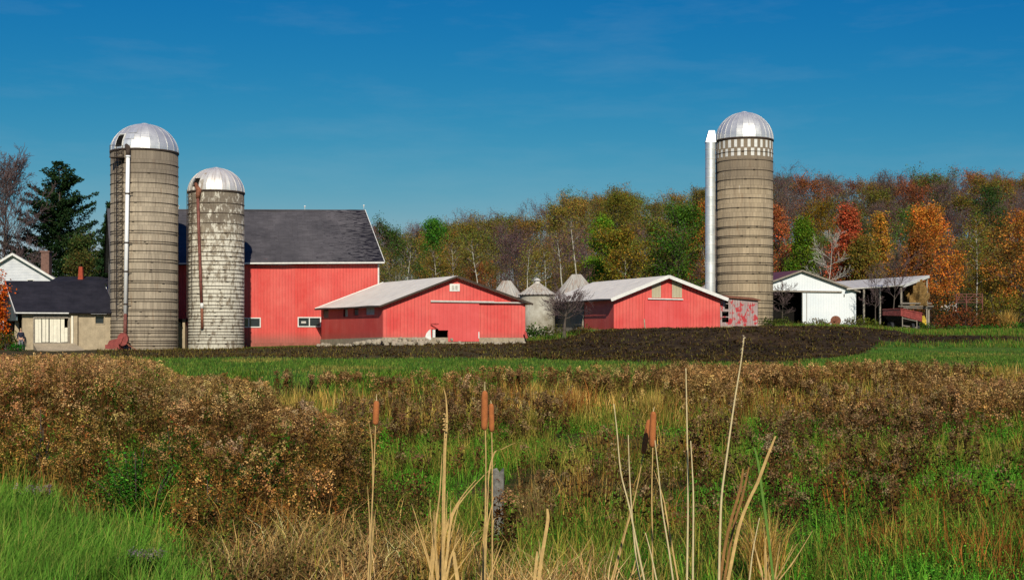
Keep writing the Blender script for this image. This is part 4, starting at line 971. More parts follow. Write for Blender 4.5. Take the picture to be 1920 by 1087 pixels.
# ---- fieldstones along the footing
def ico(seed):
    import bmesh
    bm = bmesh.new(); bmesh.ops.create_icosphere(bm, subdivisions=2, radius=1); r = random.Random(seed)
    ax = Vector((r.uniform(.7,1.3), r.uniform(.7,1.1), r.uniform(.55,.9))); ph = [r.uniform(0,6) for _ in range(6)]
    for v in bm.verts:
        k = 1+.16*math.sin(v.co.x*3+ph[0])*math.sin(v.co.y*3+ph[1])+.12*math.sin(v.co.z*4+ph[2]+v.co.x*2)
        v.co = Vector((v.co.x*ax.x*k, v.co.y*ax.y*k, v.co.z*ax.z*k))
    me = bpy.data.meshes.new('fieldstone'); bm.to_mesh(me); bm.free(); me.materials.append(M['stone']); return me
stones = [ico(i) for i in range(7)]
for k in range(150):
    px = rnd.uniform(600,985) if k < 120 else rnd.uniform(630,820); 
    if 842 < px < 896 and rnd.random() < .8: continue
    d = 103.2-(0 if px > 718 else -(718-px)/121*7)-rnd.uniform(0,1)**1.3*1.6-.2
    s = rnd.uniform(.09,.24)*(1 if px < 850 else .7); x = PX(px,d)
    if px < 718: x -= .3
    o = bpy.data.objects.new('fieldstone', stones[k%7]); col.objects.link(o); o.location = (x, d, Hf(x,d)+s*.35+max(0,.5-abs(103.2-d)*.35)*(.8 if px < 850 else .2)); o.scale = (s*1.2,s,s); o.rotation_euler = (rnd.uniform(0,6),rnd.uniform(0,.5),rnd.uniform(0,6))
    tag(o, 'pale tan fieldstone lying along the footing of the barn-side red shed', 'stone', 'fieldstones along the red shed footing')

# ------------------------------------------------------------------ trees
def tubes_np(P0, P1, R0, R1, k=4):
    P0 = np.array(P0); P1 = np.array(P1); R0 = np.array(R0)[:,None]; R1 = np.array(R1)[:,None]; n = len(P0)
    d = P1-P0; d /= np.maximum(np.linalg.norm(d,axis=1,keepdims=True),1e-6)
    ref = np.where(np.abs(d[:,2:3])>.9, np.array([[1.,0,0]]), np.array([[0,0,1.]]))
    x = np.cross(d, ref); x /= np.linalg.norm(x,axis=1,keepdims=True); y = np.cross(d,x)
    V = np.zeros((n,2*k,3))
    for j in range(k):
        a = 2*math.pi*j/k; o = x*math.cos(a)+y*math.sin(a)
        V[:,j] = P0+o*R0; V[:,k+j] = P1+o*R1
    b = (np.arange(n)*2*k)[:,None]
    Q = np.concatenate([np.stack([b[:,0]+j, b[:,0]+(j+1)%k, b[:,0]+k+(j+1)%k, b[:,0]+k+j],-1) for j in range(k)])
    return V.reshape(-1,3), Q
def leaves_np(C, size, r, colr, flat=0.0, asp=.6):
    n = len(C); C = np.asarray(C); size = np.broadcast_to(size,(n,))[:,None]
    a = r.normal(size=(n,3)); a[:,2] *= (1-flat); a /= np.linalg.norm(a,axis=1,keepdims=True)
    b = r.normal(size=(n,3)); b -= a*np.sum(a*b,1,keepdims=True); b /= np.linalg.norm(b,axis=1,keepdims=True)
    a = a*size*.5; b = b*size*.5*asp
    V = np.stack([C-a, C-b*1.0+a*.1, C+a, C+b+a*.1],1).reshape(-1,3)
    Q = np.arange(n*4).reshape(-1,4)
    return V, Q, np.repeat(colr,4,axis=0)
def rot_about(v, ax, a):
    return v*math.cos(a)+np.cross(ax,v)*math.sin(a)+ax*np.dot(ax,v)*(1-math.cos(a))
def tree_skeleton(r, Ht, W, base=.25, nl=20, up=.6, fine=2, shape='round', tr=.014):
    S = []; tips = []; tw = []
    def env(f):
        if shape == 'round': return math.sin(math.pi*min(1,max(.02,(f*.86+.14))))**.55
        if shape == 'cone': return max(.08, 1-f)**.8
        if shape == 'vase': return .35+.65*f if f < .8 else 1-(f-.8)*2.2
        return 1
    def branch(p, d, L, rad, lev, tl):
        n = 4 if lev < 2 else 3; q = p.copy(); dd = d.copy(); pts = [q.copy()]
        for i in range(n):
            dd = dd+r.normal(size=3)*.16+np.array([0,0,.06 if lev < 2 else .02]); dd /= np.linalg.norm(dd)
            q2 = q+dd*L/n; r0 = rad*(1-.75*i/n); r1 = rad*(1-.75*(i+1)/n)
            tl.append((q.copy(), q2.copy(), r0, r1)); q = q2; pts.append(q.copy())
            if lev < fine and i >= (0 if lev else 0):
                for _ in range(2 if lev < 1 else r.integers(1,3)):
                    ax = r.normal(size=3); ax /= np.linalg.norm(ax)
                    cd = rot_about(dd, ax, r.uniform(.5,.95)); cd[2] += .12; cd /= np.linalg.norm(cd)
                    branch(q.copy(), cd, L*r.uniform(.38,.62)*(1.1-.12*i), r1*.6, lev+1, tw)
        if lev >= 1: tips.extend(pts[1:])
        else: tips.extend(pts[-2:])
    p = np.zeros(3); nseg = 9; dd = np.array([r.normal()*.03, r.normal()*.03, 1.]); trunk = [p.copy()]; rad = Ht*tr
    for i in range(nseg):
        dd = dd+np.array([r.normal()*.05, r.normal()*.05, .1]); dd /= np.linalg.norm(dd); p2 = p+dd*Ht*.95/nseg
        S.append((p.copy(), p2.copy(), rad*(1-.9*i/nseg)*(1.35 if i == 0 else 1), rad*(1-.9*(i+1)/nseg))); p = p2; trunk.append(p.copy())
    T = np.array(trunk)
    for i in range(nl):
        f = (i+.5)/nl; h = base+(1-base)*f; k = h*nseg; j = min(int(k), nseg-1); q = T[j]+(T[j+1]-T[j])*(k-j)
        a = i*2.4+r.uniform(-.4,.4); u = up*(.6+.9*f)+r.uniform(-.15,.15)
        d = np.array([math.cos(a)*math.cos(u), math.sin(a)*math.cos(u), math.sin(u)])
        L = W*.5*env(f)*r.uniform(.75,1.15)/max(.45,math.cos(u)); L = min(L, Ht*.5)
        branch(q, d, L, rad*(1-.85*h)*.55, 0, S)
    return S, tw, np.array(tips)
def tree_mesh(kind, seed, Ht, W, **kw):
    """returns (trunk_mesh, crown_mesh) around the origin"""
    r = np.random.default_rng(seed)
    cfg = dict(full=dict(leaf=13, fine=1, base=.18, nl=26), half=dict(leaf=11, fine=1, base=.2, nl=26), bare=dict(leaf=0, fine=2, base=.24, nl=20),
               birch=dict(leaf=3, fine=1, base=.4, nl=18), snag=dict(leaf=0, fine=2, base=.2, nl=14))[kind]
    cfg.update(kw)
    S, tw, tips = tree_skeleton(r, Ht, W, cfg['base'], cfg['nl'], cfg.get('up',.6), cfg['fine'], cfg.get('shape','round'), cfg.get('tr',.012))
    pale = kind in ('birch','snag'); tm = M['birch'] if pale else M['bark']
    V, Q = tubes_np(*zip(*[(a,b,max(c,.012),max(d,.012)) for a,b,c,d in S]), k=6)
    trunk = mesh_np('trunk', V, Q, None, tm, smooth=True)
    parts = []
    tr_ = cfg.get('twig', .022)
    if tw:
        V, Q = tubes_np(*zip(*[(a,b,max(c,tr_),max(d,tr_*.55)) for a,b,c,d in tw]), k=3)
    twigs = mesh_np('branches', V, Q, None, M['birch'] if pale and kind == 'snag' else M['twig']) if tw else None
    crown = None
    if cfg['leaf']:
        n = cfg['leaf']; C0 = np.repeat(tips, n, 0); idx = np.repeat(np.arange(len(tips)), n)
        C0 = C0+r.normal(size=C0.shape)*np.array([.42,.42,.34])*cfg.get('spread',1.)
        clump = r.uniform(.4,1.3,len(tips))[idx]; hue = r.normal(0,.17,len(tips))[idx]
        v = clump*r.uniform(.7,1.25,len(C0))
        cc = np.stack([v*(1+hue+r.normal(0,.08,len(C0))), v*(1-hue*.5), v*(1-hue*.3)],-1)
        V, Q, cl = leaves_np(C0, r.uniform(.5,1.25,len(C0))*cfg.get('ls',.225), r, np.clip(cc,.05,2), .0)
        crown = mesh_np('crown', V, Q, None, M['leaf'], cl)
    return trunk, twigs, crown
def plant_tree(meshes, x, y, s, rz, color, label, cat='tree', group=None, name='tree', sz=None, sink=.1):
    z = Hf(x,y)-sink
    t = thing(name, (x,y,z), label, cat, group, rz); t.scale = (s,s,sz or s)
    for nm, me in zip(('trunk','branches','crown'), meshes):
        if me is None: continue
        o = obj(nm, me, t)
        if nm == 'crown': o.color = tuple(color)+(1,)
    return t
def CC(r,g,b,k=1.3): return C(r,g,b,k)
PROTO = dict(haze=[tree_mesh('bare', 160+i, 13.5, 7.5, up=.7, leaf=2, ls=.17, nl=22) for i in range(4)], full=[tree_mesh('full', 20+i, 13, 8.0) for i in range(4)], half=[tree_mesh('half', 40+i, 14, 7.0) for i in range(4)],
             bare=[tree_mesh('bare', 60+i, 14, 7.0, up=.85) for i in range(4)], birch=[tree_mesh('birch', 80+i, 14, 4.5) for i in range(3)],
             cone=[tree_mesh('full', 90+i, 13, 7, shape='cone', base=.12, nl=30) for i in range(2)])
# labels per kind of filler tree
KIND = {
 'g': ('full', [(92,112,46),(64,86,36),(92,104,44)], 'green leafy tree in the autumn woods', 'green trees in the autumn woods'),
 'o': ('half', [(130,116,50),(120,108,50),(142,114,54),(108,108,46)], 'olive brown half-bare tree in the autumn woods', 'olive brown trees in the autumn woods'),
 'b': ('haze', [(120,94,88),(110,84,84),(126,100,78)], 'leafless grey-purple tree in the autumn woods', 'leafless trees in the autumn woods'),
 'r': ('half', [(150,90,54),(138,84,54),(156,98,56)], 'rust orange tree in the autumn woods', 'rust orange trees in the autumn woods'),
 'y': ('full', [(150,122,36),(140,112,34)], 'yellow-olive leafy tree in the autumn woods', 'yellow-olive trees in the autumn woods'),
 'w': ('birch', [(118,112,52)], 'slender pale-barked tree in the autumn woods', 'pale-barked trees in the autumn woods')}
def forest():
    rr = random.Random(23)
    rows = [(160,8.2,5.6),(172,9.5,5.9),(186,10.8,6.2),(201,12,7),(218,13,7.2),(237,14,7.6),(258,14.6,7.6),(280,15,7.8),(300,15.5,8.0),(320,16,8.2)]
    for ri, (d, ht, sp) in enumerate(rows):
        x = PX(655 if ri < 4 else 690, d)+rr.uniform(0,sp)
        while x < PX(2010, d):
            px = HX+F*x/d; y = d+rr.uniform(-6,6)
            right = px > 1440
            wts = dict(b=3.6,o=5.4,g=1.5,r=.5,y=.9,w=1.4) if not right else dict(b=4.2,o=3.8,g=1.2,r=2.0,y=.8,w=.4)
            if px < 1000: wts = dict(b=3.4,o=6,g=.7,r=.8,y=.5,w=1.8)
            if ri < 1 : wts['b'] *= .8
            k = rr.choices(list(wts), list(wts.values()))[0]
            pk, cols, lab, grp = KIND[k]; me = rr.choice(PROTO[pk]); c = CC(*rr.choice(cols)); v = rr.uniform(.8,1.2)
            # height so that the top meets the skyline in the rear rows
            f = ri/(len(rows)-1); base_ = 14 if pk != 'full' else 13
            s = ht/base_*rr.uniform(.86,1.14)
            if ri == len(rows)-1: s = ht/base_*rr.uniform(.9,1.08)
            zl = EYE+(HY-(np.interp(px,SKX,SKY)+4+rr.uniform(-5,9)))*y/F - Hf(x,y)     # keep under the skyline
            if s*base_ > zl and zl > 5: s = zl/base_
            plant_tree(me, x, y, s*rr.uniform(.98,1.12), rr.uniform(0,6.3), [q*v for q in c], lab, group=grp, sz=s)
            x += sp*rr.uniform(.7,1.3)
forest()
def special(px, ytop, d, wpx, kind, color, label, cat='tree', seed=1, name='tree', ysink=None, **kw):
    x = PX(px,d); z = Hf(x,d); ht = zpx(ytop,d)-z; w = wpx*d/F
    me = tree_mesh(kind, seed, ht, w*.9, **kw)
    return plant_tree(me, x, d, 1, 0, CC(*color) if color else (1,1,1), label, cat, name=name)
special(812,408,196,52,'full',(70,120,38),'bright green round tree breaking the skyline right of the big barn roof',seed=101,base=.4)
special(1128,408,156,62,'full',(100,134,36),'vivid yellow-green tree behind the ribbed grain bin cone, left of the yellow-olive one',seed=102,base=.25)
special(1165,440,150,105,'full',(132,116,42),'wide yellow-olive tree right behind the long shed roof',seed=103,base=.1,leaf=14,nl=30)
special(1268,392,151,118,'full',(76,108,36),'large green tree directly left of the silver silo chute',seed=104,base=.12,nl=36,leaf=13)
special(1302,372,166,60,'half',(170,104,44),'orange-brown tree touching the silver silo chute',seed=105)
special(1145,364,205,80,'full',(110,106,40),'tall olive tree with pale trunks at the highest point of the left woods',seed=106,base=.45)
special(1470,384,158,70,'half',(168,100,58),'orange treetop just right of the single silo',seed=107,leaf=10)
special(1490,402,150,95,'full',(92,118,34),'broad green cone-shaped tree right of the single silo, behind the white barn',seed=108,shape='cone',base=.08,nl=36,leaf=12)
special(1584,384,146,104,'full',(178,90,58),'red-orange pointed tree behind the white bare one',seed=109,shape='cone',base=.1,nl=36,leaf=13)
special(1551,432,136,80,'snag',None,'white leafless tree standing right behind the white barn',seed=110,tr=.008,twig=.013)
special(1655,392,150,72,'full',(178,132,52),'narrow golden yellow tree behind the open pole shed roof',seed=111,shape='cone',base=.08,nl=28,leaf=7)
special(1768,386,150,88,'full',(196,126,52),'large golden orange tree right of the pole shed',seed=112,shape='round',base=.08,nl=40,leaf=13)
special(1912,402,146,110,'full',(172,116,52),'golden tree cut by the right edge of the photo',seed=113,base=.1,nl=32,leaf=12)
special(1862,350,190,70,'full',(60,84,40),'dark green tree between the two golden trees at the right',seed=114,base=.1)
special(1622,450,143,60,'half',(120,104,44),'olive scrubby tree between the red-orange and the golden yellow tree',seed=115)
special(1712,440,143,66,'half',(150,96,46),'brown-orange scrubby tree above the right end of the pole shed',seed=116)
special(1480,350,230,80,'bare',None,'grey leafless tree rising highest behind the green cone-shaped tree',seed=117,up=.85)
special(1830,400,150,44,'birch',(112,110,44),'thin white-barked birch right of the large golden orange tree',seed=118,tr=.008)
special(1235,420,160,60,'half',(120,112,46),'olive tree squeezed between the yellow-olive and the large green tree',seed=119)
for i,(px,yt,d,lab) in enumerate(((899,436,151,'left of the flat-topped bin cone'),(986,448,150,'above the squat grain bin'),(1056,420,151,'left of the tallest bin cone'),(767,452,150,'nearest to the big barn'),(1080,396,152,'directly above the tallest bin cone'),
   (807,460,150,'over the left roof slope of the first red shed'),(843,446,151,'over the peak of the first red shed'),(1030,462,149,'between the squat bin and the tallest cone'),(1660/1.3+60,450,149,'in front of the large green tree left of the silver chute'),(1175,470,148,'before the wide yellow-olive tree'))):
    special(px,yt,d,30,'birch',(116,108,50),'pale-trunked birch '+lab,seed=130+i,tr=.011,leaf=1,base=.6,nl=12)
# left side
special(14,330,142,130,'bare',None,'large grey-purple leafless tree at the left edge above the farmhouse',seed=141,up=1.0,fine=3,nl=24,base=.2,twig=.024)
special(-40,370,140,110,'bare',None,'leafless tree cut by the left edge of the photo',seed=142,up=1.0,nl=20,twig=.018)
special(178,440,140,70,'full',(70,84,42),'olive leafy tree between the conifer and the tallest silo',seed=143,base=.15)
special(150,475,134,60,'half',(84,84,42),'brown-yellow low tree right of the farmhouse chimney',seed=144,base=.1)
special(-10,500,109,50,'full',(196,96,34),'small orange maple at the left edge beside the low shed',seed=145,base=.12,ls=.22)
def conifer(px, ytop, d, wpx, label, seed, color=(40,62,34), droop=.1):
    r = np.random.default_rng(seed); x = PX(px,d); z = Hf(x,d); ht = zpx(ytop,d)-z; W = wpx*d/F; S = []; C0 = []; cl = []
    for i in range(10): S.append((np.array([0,0,ht*i/10]), np.array([0,0,ht*(i+1)/10]), ht*.016*(1-i/10.5), ht*.016*(1-(i+1)/10.5)))
    h = ht*.08
    while h < ht*.985:
        f = h/ht; n = 5 if f < .9 else 3
        for k in range(n):
            a = r.uniform(0,6.28); L = W*.5*(1-f)**.8*r.uniform(.5,1.2); L = max(L,.25)
            u = .12+.5*f+r.normal(0,.12); p = np.array([0,0,h]); d0 = np.array([math.cos(a)*math.cos(u), math.sin(a)*math.cos(u), math.sin(u)]); m = max(3,int(L/.32))
            for s in range(m):
                d0 = d0+np.array([0,0,-droop*.8/m+ (.25/m if s > m*.6 else 0)]); d0 /= np.linalg.norm(d0); q = p+d0*L/m
                S.append((p,q,.035*(1-s/m)+.01,.035*(1-(s+1)/m)+.008)); p = q
                side = np.cross(d0,[0,0,1.]); b = r.uniform(.5,1.2)
                nn = 20 if s else 9; wid = L*.30*(1-s/m)+.22
                C0.append(q+side*r.uniform(-1,1,(nn,1))*wid+r.normal(size=(nn,3))*np.array([.12,.12,.10])-np.array([0,0,.08])); cl.append(np.full(nn,b))
        h += ht*.021*r.uniform(.7,1.3)
    C0 = np.concatenate(C0); b = np.concatenate(cl)*r.uniform(.6,1.3,len(C0)); cc = np.stack([b*r.uniform(.8,1.3,len(b)),b,b],-1)
    t = thing('conifer', (x,d,z-.2), label, 'conifer')
    V,Q = tubes_np(*zip(*S), k=5); obj('trunk', mesh_np('trunk',V,Q,None,M['bark']), t)
    V,Q,c2 = leaves_np(C0, r.uniform(.2,.42,len(C0)), r, cc, .2, .45); o = obj('crown', mesh_np('crown',V,Q,None,M['leaf'],c2), t); o.color = CC(*color)+(1,)
conifer(112,298,152,360,'tall dark green conifer behind the farmhouse at left',151)
conifer(206,372,132,90,'dark conifer half hidden behind the tallest silo',152)
# bare little trees in the yard
special(1057,556,103.2,150,'bare',None,'small leafless apple tree on the grass between the two red sheds',seed=161,name='small_tree',up=.35,base=.5,nl=20,tr=.05,twig=.016,shape='round')
special(1466,532,116,52,'bare',None,'thin leafless sapling in front of the white barn doorway',seed=162,name='sapling',up=.6,base=.3,nl=12,tr=.014,twig=.012)
special(1642,524,119,56,'bare',None,'slim leafless sapling at the left end of the open pole shed',seed=163,name='sapling',up=.9,base=.45,nl=10,tr=.014,twig=.012)
special(1676,500,120,70,'bare',None,'taller leafless sapling in front of the middle of the open pole shed',seed=164,name='sapling',up=.95,base=.5,nl=12,tr=.016,twig=.012)

# ---- shrubs
def shrub(px, ytop, d, wpx, color, label, seed, cat='shrub', ls=.16, dens=1., name='shrub', sticks=True, depth=.7, hbase=None, mat='leaf'):
    r = np.random.default_rng(seed); x = PX(px,d); z = Hf(x,d); ht = max(.3, zpx(ytop,d)-z); W = wpx*d/F
    t = thing(name, (x,d,z), label, cat); n = int(260*dens*max(1,W*ht)**.75/ (ls/.16)**1.3)
    nc = max(8,n//14); cp = r.normal(size=(nc,3)); cp /= np.linalg.norm(cp,axis=1,keepdims=True); cp *= r.uniform(.35,1,(nc,1))**.6
    cp[:,2] = np.abs(cp[:,2]); cp *= np.array([W/2, W/2*depth, ht*.92]); cp[:,2] *= r.uniform(.75,1.0,nc)
    C0 = np.repeat(cp,16,0)+r.normal(size=(nc*16,3))*np.array([W*.07+.08,W*.07+.08,ht*.07+.05]); C0[:,2] = np.abs(C0[:,2])
    b = np.repeat(r.uniform(.45,1.3,nc),16)*r.uniform(.7,1.3,nc*16)*(.55+.45*np.clip(C0[:,2]/ht,0,1)); h = np.repeat(r.normal(0,.12,nc),16)  # foliage colour darkened toward the ground as painted-in shade
    cc = np.stack([b*(1+h),b*(1-h*.3),b*.9],-1); V,Q,cl = leaves_np(C0, r.uniform(.6,1.3,len(C0))*ls, r, np.clip(cc,.03,2)); o = obj('foliage', mesh_np('foliage',V,Q,None,M['leaf'],cl), t); o.color = CC(*color)+(1,)
    S = []
    for c in cp[::2]: m = c*.5+r.normal(size=3)*.05; S += [(np.array([c[0]*.08,c[1]*.08,0]),m,.025,.016),(m,c*1.06,.016,.006)]
    V,Q = tubes_np(*zip(*S), k=4); obj('stems', mesh_np('stems',V,Q,None,M['twig']), t)
SHR = [(1005,604,112,60,(64,92,34),'dark green bush at the foot of the squat grain bin'),(1035,600,113,50,(84,86,38),'olive bush before the grey plank wing'),
 (1085,606,106.5,44,(104,90,44),'brown-green low bush right of the small apple tree'),(1440,590,114.2,44,(70,84,36),'green brush at the right foot of the single silo'),
 (1468,592,115.5,40,(78,88,40),'brush beneath the thin sapling at the white barn doorway'),(1500,598,119,50,(92,84,46),'low brown brush at the edge of the white sliding door'),
 (1535,592,119,40,(104,92,60),'dry brush left of the rusty drum'),(1600,590,119,46,(112,100,80),'grey-brown brush right of the rusty drum'),
 (1622,588,117.5,52,(96,104,40),'yellow-green bush between white barn and wagon'),(1644,600,116.5,34,(84,92,38),'small green bush touching the wagon'),
 (1742,600,118,44,(70,96,36),'green weeds bush right of the wagon'),(1776,585,122,62,(120,72,44),'reddish brown brush below the pale flower heads'),
 (1808,562,122,70,(116,70,44),'rust-red brush around the tube gates'),(1846,572,124,66,(124,88,44),'brown brush left of the straw-coloured tuft'),
 (1800,512,131,96,(64,72,42),'dark green-brown thicket behind the tube gates'),(1745,520,136,60,(84,62,40),'dark brown thicket behind the hay shed corner'),
 (1880,528,129,92,(120,112,44),'big olive-yellow rounded bush at the right'),(1925,540,127,70,(96,96,40),'olive bush cut by the right edge'),
 (1898,575,121,40,(90,80,48),'brown bush below the big olive-yellow one'),(1860,604,116,60,(54,110,36),'bright green low weeds patch at the right'),
 (1800,606,116,70,(66,104,38),'green low weeds patch before the reddish brush'),(1905,602,115,50,(58,112,38),'bright green low weeds at the right edge'),
 (12,610,108,40,(84,90,36),'yellow-green bush beside the left post of the low shed'),(62/1.9,640,104,30,(40,104,34),'small vivid green plant at the low shed corner'),
 (535/1,0,0,0,None,None)]
for i, (px,yt,d,w,c,lab) in enumerate(SHR):
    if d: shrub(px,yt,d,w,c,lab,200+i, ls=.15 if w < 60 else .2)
def flowers():
    r = np.random.default_rng(5); t = []; C0 = []
    for k in range(60):
        px = r.uniform(1764,1798); d = 120.5+r.uniform(-.8,.8); C0.append(P(px, r.normal(575,5) if px > 1778 else r.normal(577,4), d))
    V,Q,cl = leaves_np(np.array(C0), r.uniform(.12,.22,60), r, np.full((60,3),1.)*np.array([.62,.58,.5])); o = obj('flower_heads', mesh_np('flower_heads',V,Q,None,M['weed'],cl)); tag(o,'cluster of small pale seed heads above the reddish brush','flowers',kind='stuff')
flowers()

# ------------------------------------------------------------------ low vegetation (vectorised)
def pxy(X, Y): return HX+F*X/np.maximum(Y,1), HY+F*(EYE-H(X,Y))/np.maximum(Y,1)
class Veg:
    def __init__(s): s.V = []; s.Q = []; s.T = []; s.C = []; s.n = 0
    def add(s, V, Q, C_, T=None):
        if Q is not None: s.Q.append(Q+s.n)
        if T is not None: s.T.append(T+s.n)
        s.V.append(V); s.C.append(C_); s.n += len(V)
    def blades(s, B, L, w, lean, az, colr, curve=1.2, seg=3, tipc=None, dark=.55):
        n = len(B); L = np.broadcast_to(L,(n,)); w = np.broadcast_to(w,(n,)); lean = np.broadcast_to(lean,(n,))
        dirx = np.stack([np.cos(az),np.sin(az),np.zeros(n)],-1); fa = az+NR.uniform(.9,2.2,n); side = np.stack([np.cos(fa),np.sin(fa),np.zeros(n)],-1)
        vs = []; cs = []
        for i in range(seg+1):
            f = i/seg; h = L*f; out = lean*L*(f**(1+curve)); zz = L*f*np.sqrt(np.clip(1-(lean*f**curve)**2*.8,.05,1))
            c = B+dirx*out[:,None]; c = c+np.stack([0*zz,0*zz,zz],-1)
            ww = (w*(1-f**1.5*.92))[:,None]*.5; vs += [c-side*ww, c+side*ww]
            k = dark+(1-dark)*min(1,f*1.6); cc = colr*k  # blade colour darkened at the base to imitate shade low in the grass
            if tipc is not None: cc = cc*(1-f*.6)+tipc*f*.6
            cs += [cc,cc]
        V = np.stack(vs,1).reshape(-1,3); Cc = np.stack(cs,1).reshape(-1,3); m = 2*(seg+1); b = (np.arange(n)*m)[:,None]
        q = np.array([[2*i,2*i+1,2*i+3,2*i+2] for i in range(seg)]).reshape(-1)
        s.add(V, (b+q[None,:]).reshape(-1,4), Cc)
    def leaves(s, C0, size, colr, flat=0., asp=.5):
        V,Q,cl = leaves_np(C0, size, NR, colr, flat, asp); s.add(V,Q,cl)
    def stems(s, P0, P1, R0, colr):
        V,Q = tubes_np(P0,P1,R0,np.asarray(R0)*.7,k=3); s.add(V,Q,np.repeat(colr,6,axis=0))
    def build(s, name, label, cat, kind='stuff', mat='weed'):
        V = np.concatenate(s.V); Cc = np.concatenate(s.C)
        o = obj(name, mesh_np(name, V, np.concatenate(s.Q) if s.Q else None, None, M[mat], np.clip(Cc,.004,1)))
        return tag(o, label, cat, kind=kind)
def pal(n, cols, var=.18, k=.95):
    k *= 1.18
    c = np.array([C(*q,k=k) for q in cols]); i = NR.integers(0,len(cols),n); v = NR.uniform(1-var*1.6,1+var*1.6,(n,1)); return c[i]*v*(1+NR.normal(0,.05,(n,3)))*np.array([1.02,1.0,.80])
def noise2(X, Y, s, seed=0):
    r = np.random.default_rng(seed); t = np.zeros_like(X)
    for k in range(6):
        a = r.uniform(0,6.28); f = s*(1+.5*k)*r.uniform(.8,1.2); t += np.sin((X*math.cos(a)+Y*math.sin(a))*f+r.uniform(0,6.28))/(1+.35*k)
    return t/2.6
def scatter(n, d0, d1, x0=-60, x1=1980, power=1.0):
    """points spread evenly over the ground between depths d0 and d1"""
    w0 = x1-x0
    if x0 == -60: x0 = -230
    if x0 == -80: x0 = -230
    if x1 == 1980: x1 = 2180
    n = int(n*(x1-x0)/w0)
    u = NR.uniform(0,1,n); Y = np.sqrt(d0**2+u*(d1**2-d0**2)) if power == 1 else (d0**power+u*(d1**power-d0**power))**(1/power)
    px = NR.uniform(x0,x1,n); X = (px-HX)/F*Y; return X, Y, px
def B3(X, Y): return np.stack([X,Y,H(X,Y)-.02],-1)

# zones by depth and column ---------------------------------------------------
def zone_lawn(px, Y, X=None):     # bright grass, bottom left
    lim = np.interp(px,[-100,0,120,250,330,400,470],[17.2,16.6,15.0,13.2,12.0,10.6,8])+noise2(X if X is not None else px*.01,Y,1.1,77)*1.1
    return (Y < lim)&(px < 470)
def thicket_front(px): return np.interp(px,[-100,0,100,200,300,420,520,620,720],[19.5,18.8,18.2,17.2,16.5,15.8,15.2,15.5,19])
def thicket_back(px): return np.interp(px,[-100,0,200,290,330,420,500,560,640,720],[52,52,50,46,40,36,31,27,24,20])
GREENS = [(74,112,34),(58,96,30),(96,124,40),(84,104,36)]; OLIVE = [(126,124,56),(146,136,66),(106,112,50),(164,148,80)]; STRAW = [(190,158,92),(172,138,78),(205,176,112),(150,116,62)]; RUSTY = [(140,90,48),(120,78,46),(160,104,56)]
BROWN = [(118,84,54),(98,70,44),(138,100,66),(84,58,38)]; PLUME = [(150,118,88),(132,102,74),(168,138,104),(116,88,62)]; DARKL = [(66,50,36),(52,40,28),(84,64,44)]

def grass_lawn():
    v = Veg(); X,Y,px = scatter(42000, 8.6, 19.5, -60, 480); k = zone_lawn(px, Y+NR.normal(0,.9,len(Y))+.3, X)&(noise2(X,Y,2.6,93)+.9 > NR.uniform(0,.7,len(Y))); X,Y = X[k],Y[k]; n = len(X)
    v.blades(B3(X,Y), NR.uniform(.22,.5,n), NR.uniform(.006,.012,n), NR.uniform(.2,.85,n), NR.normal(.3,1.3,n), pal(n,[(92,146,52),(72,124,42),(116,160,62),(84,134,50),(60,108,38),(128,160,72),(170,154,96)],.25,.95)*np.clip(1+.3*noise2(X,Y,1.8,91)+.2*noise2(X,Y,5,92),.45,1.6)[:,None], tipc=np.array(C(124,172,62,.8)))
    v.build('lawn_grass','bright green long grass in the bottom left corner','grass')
grass_lawn()

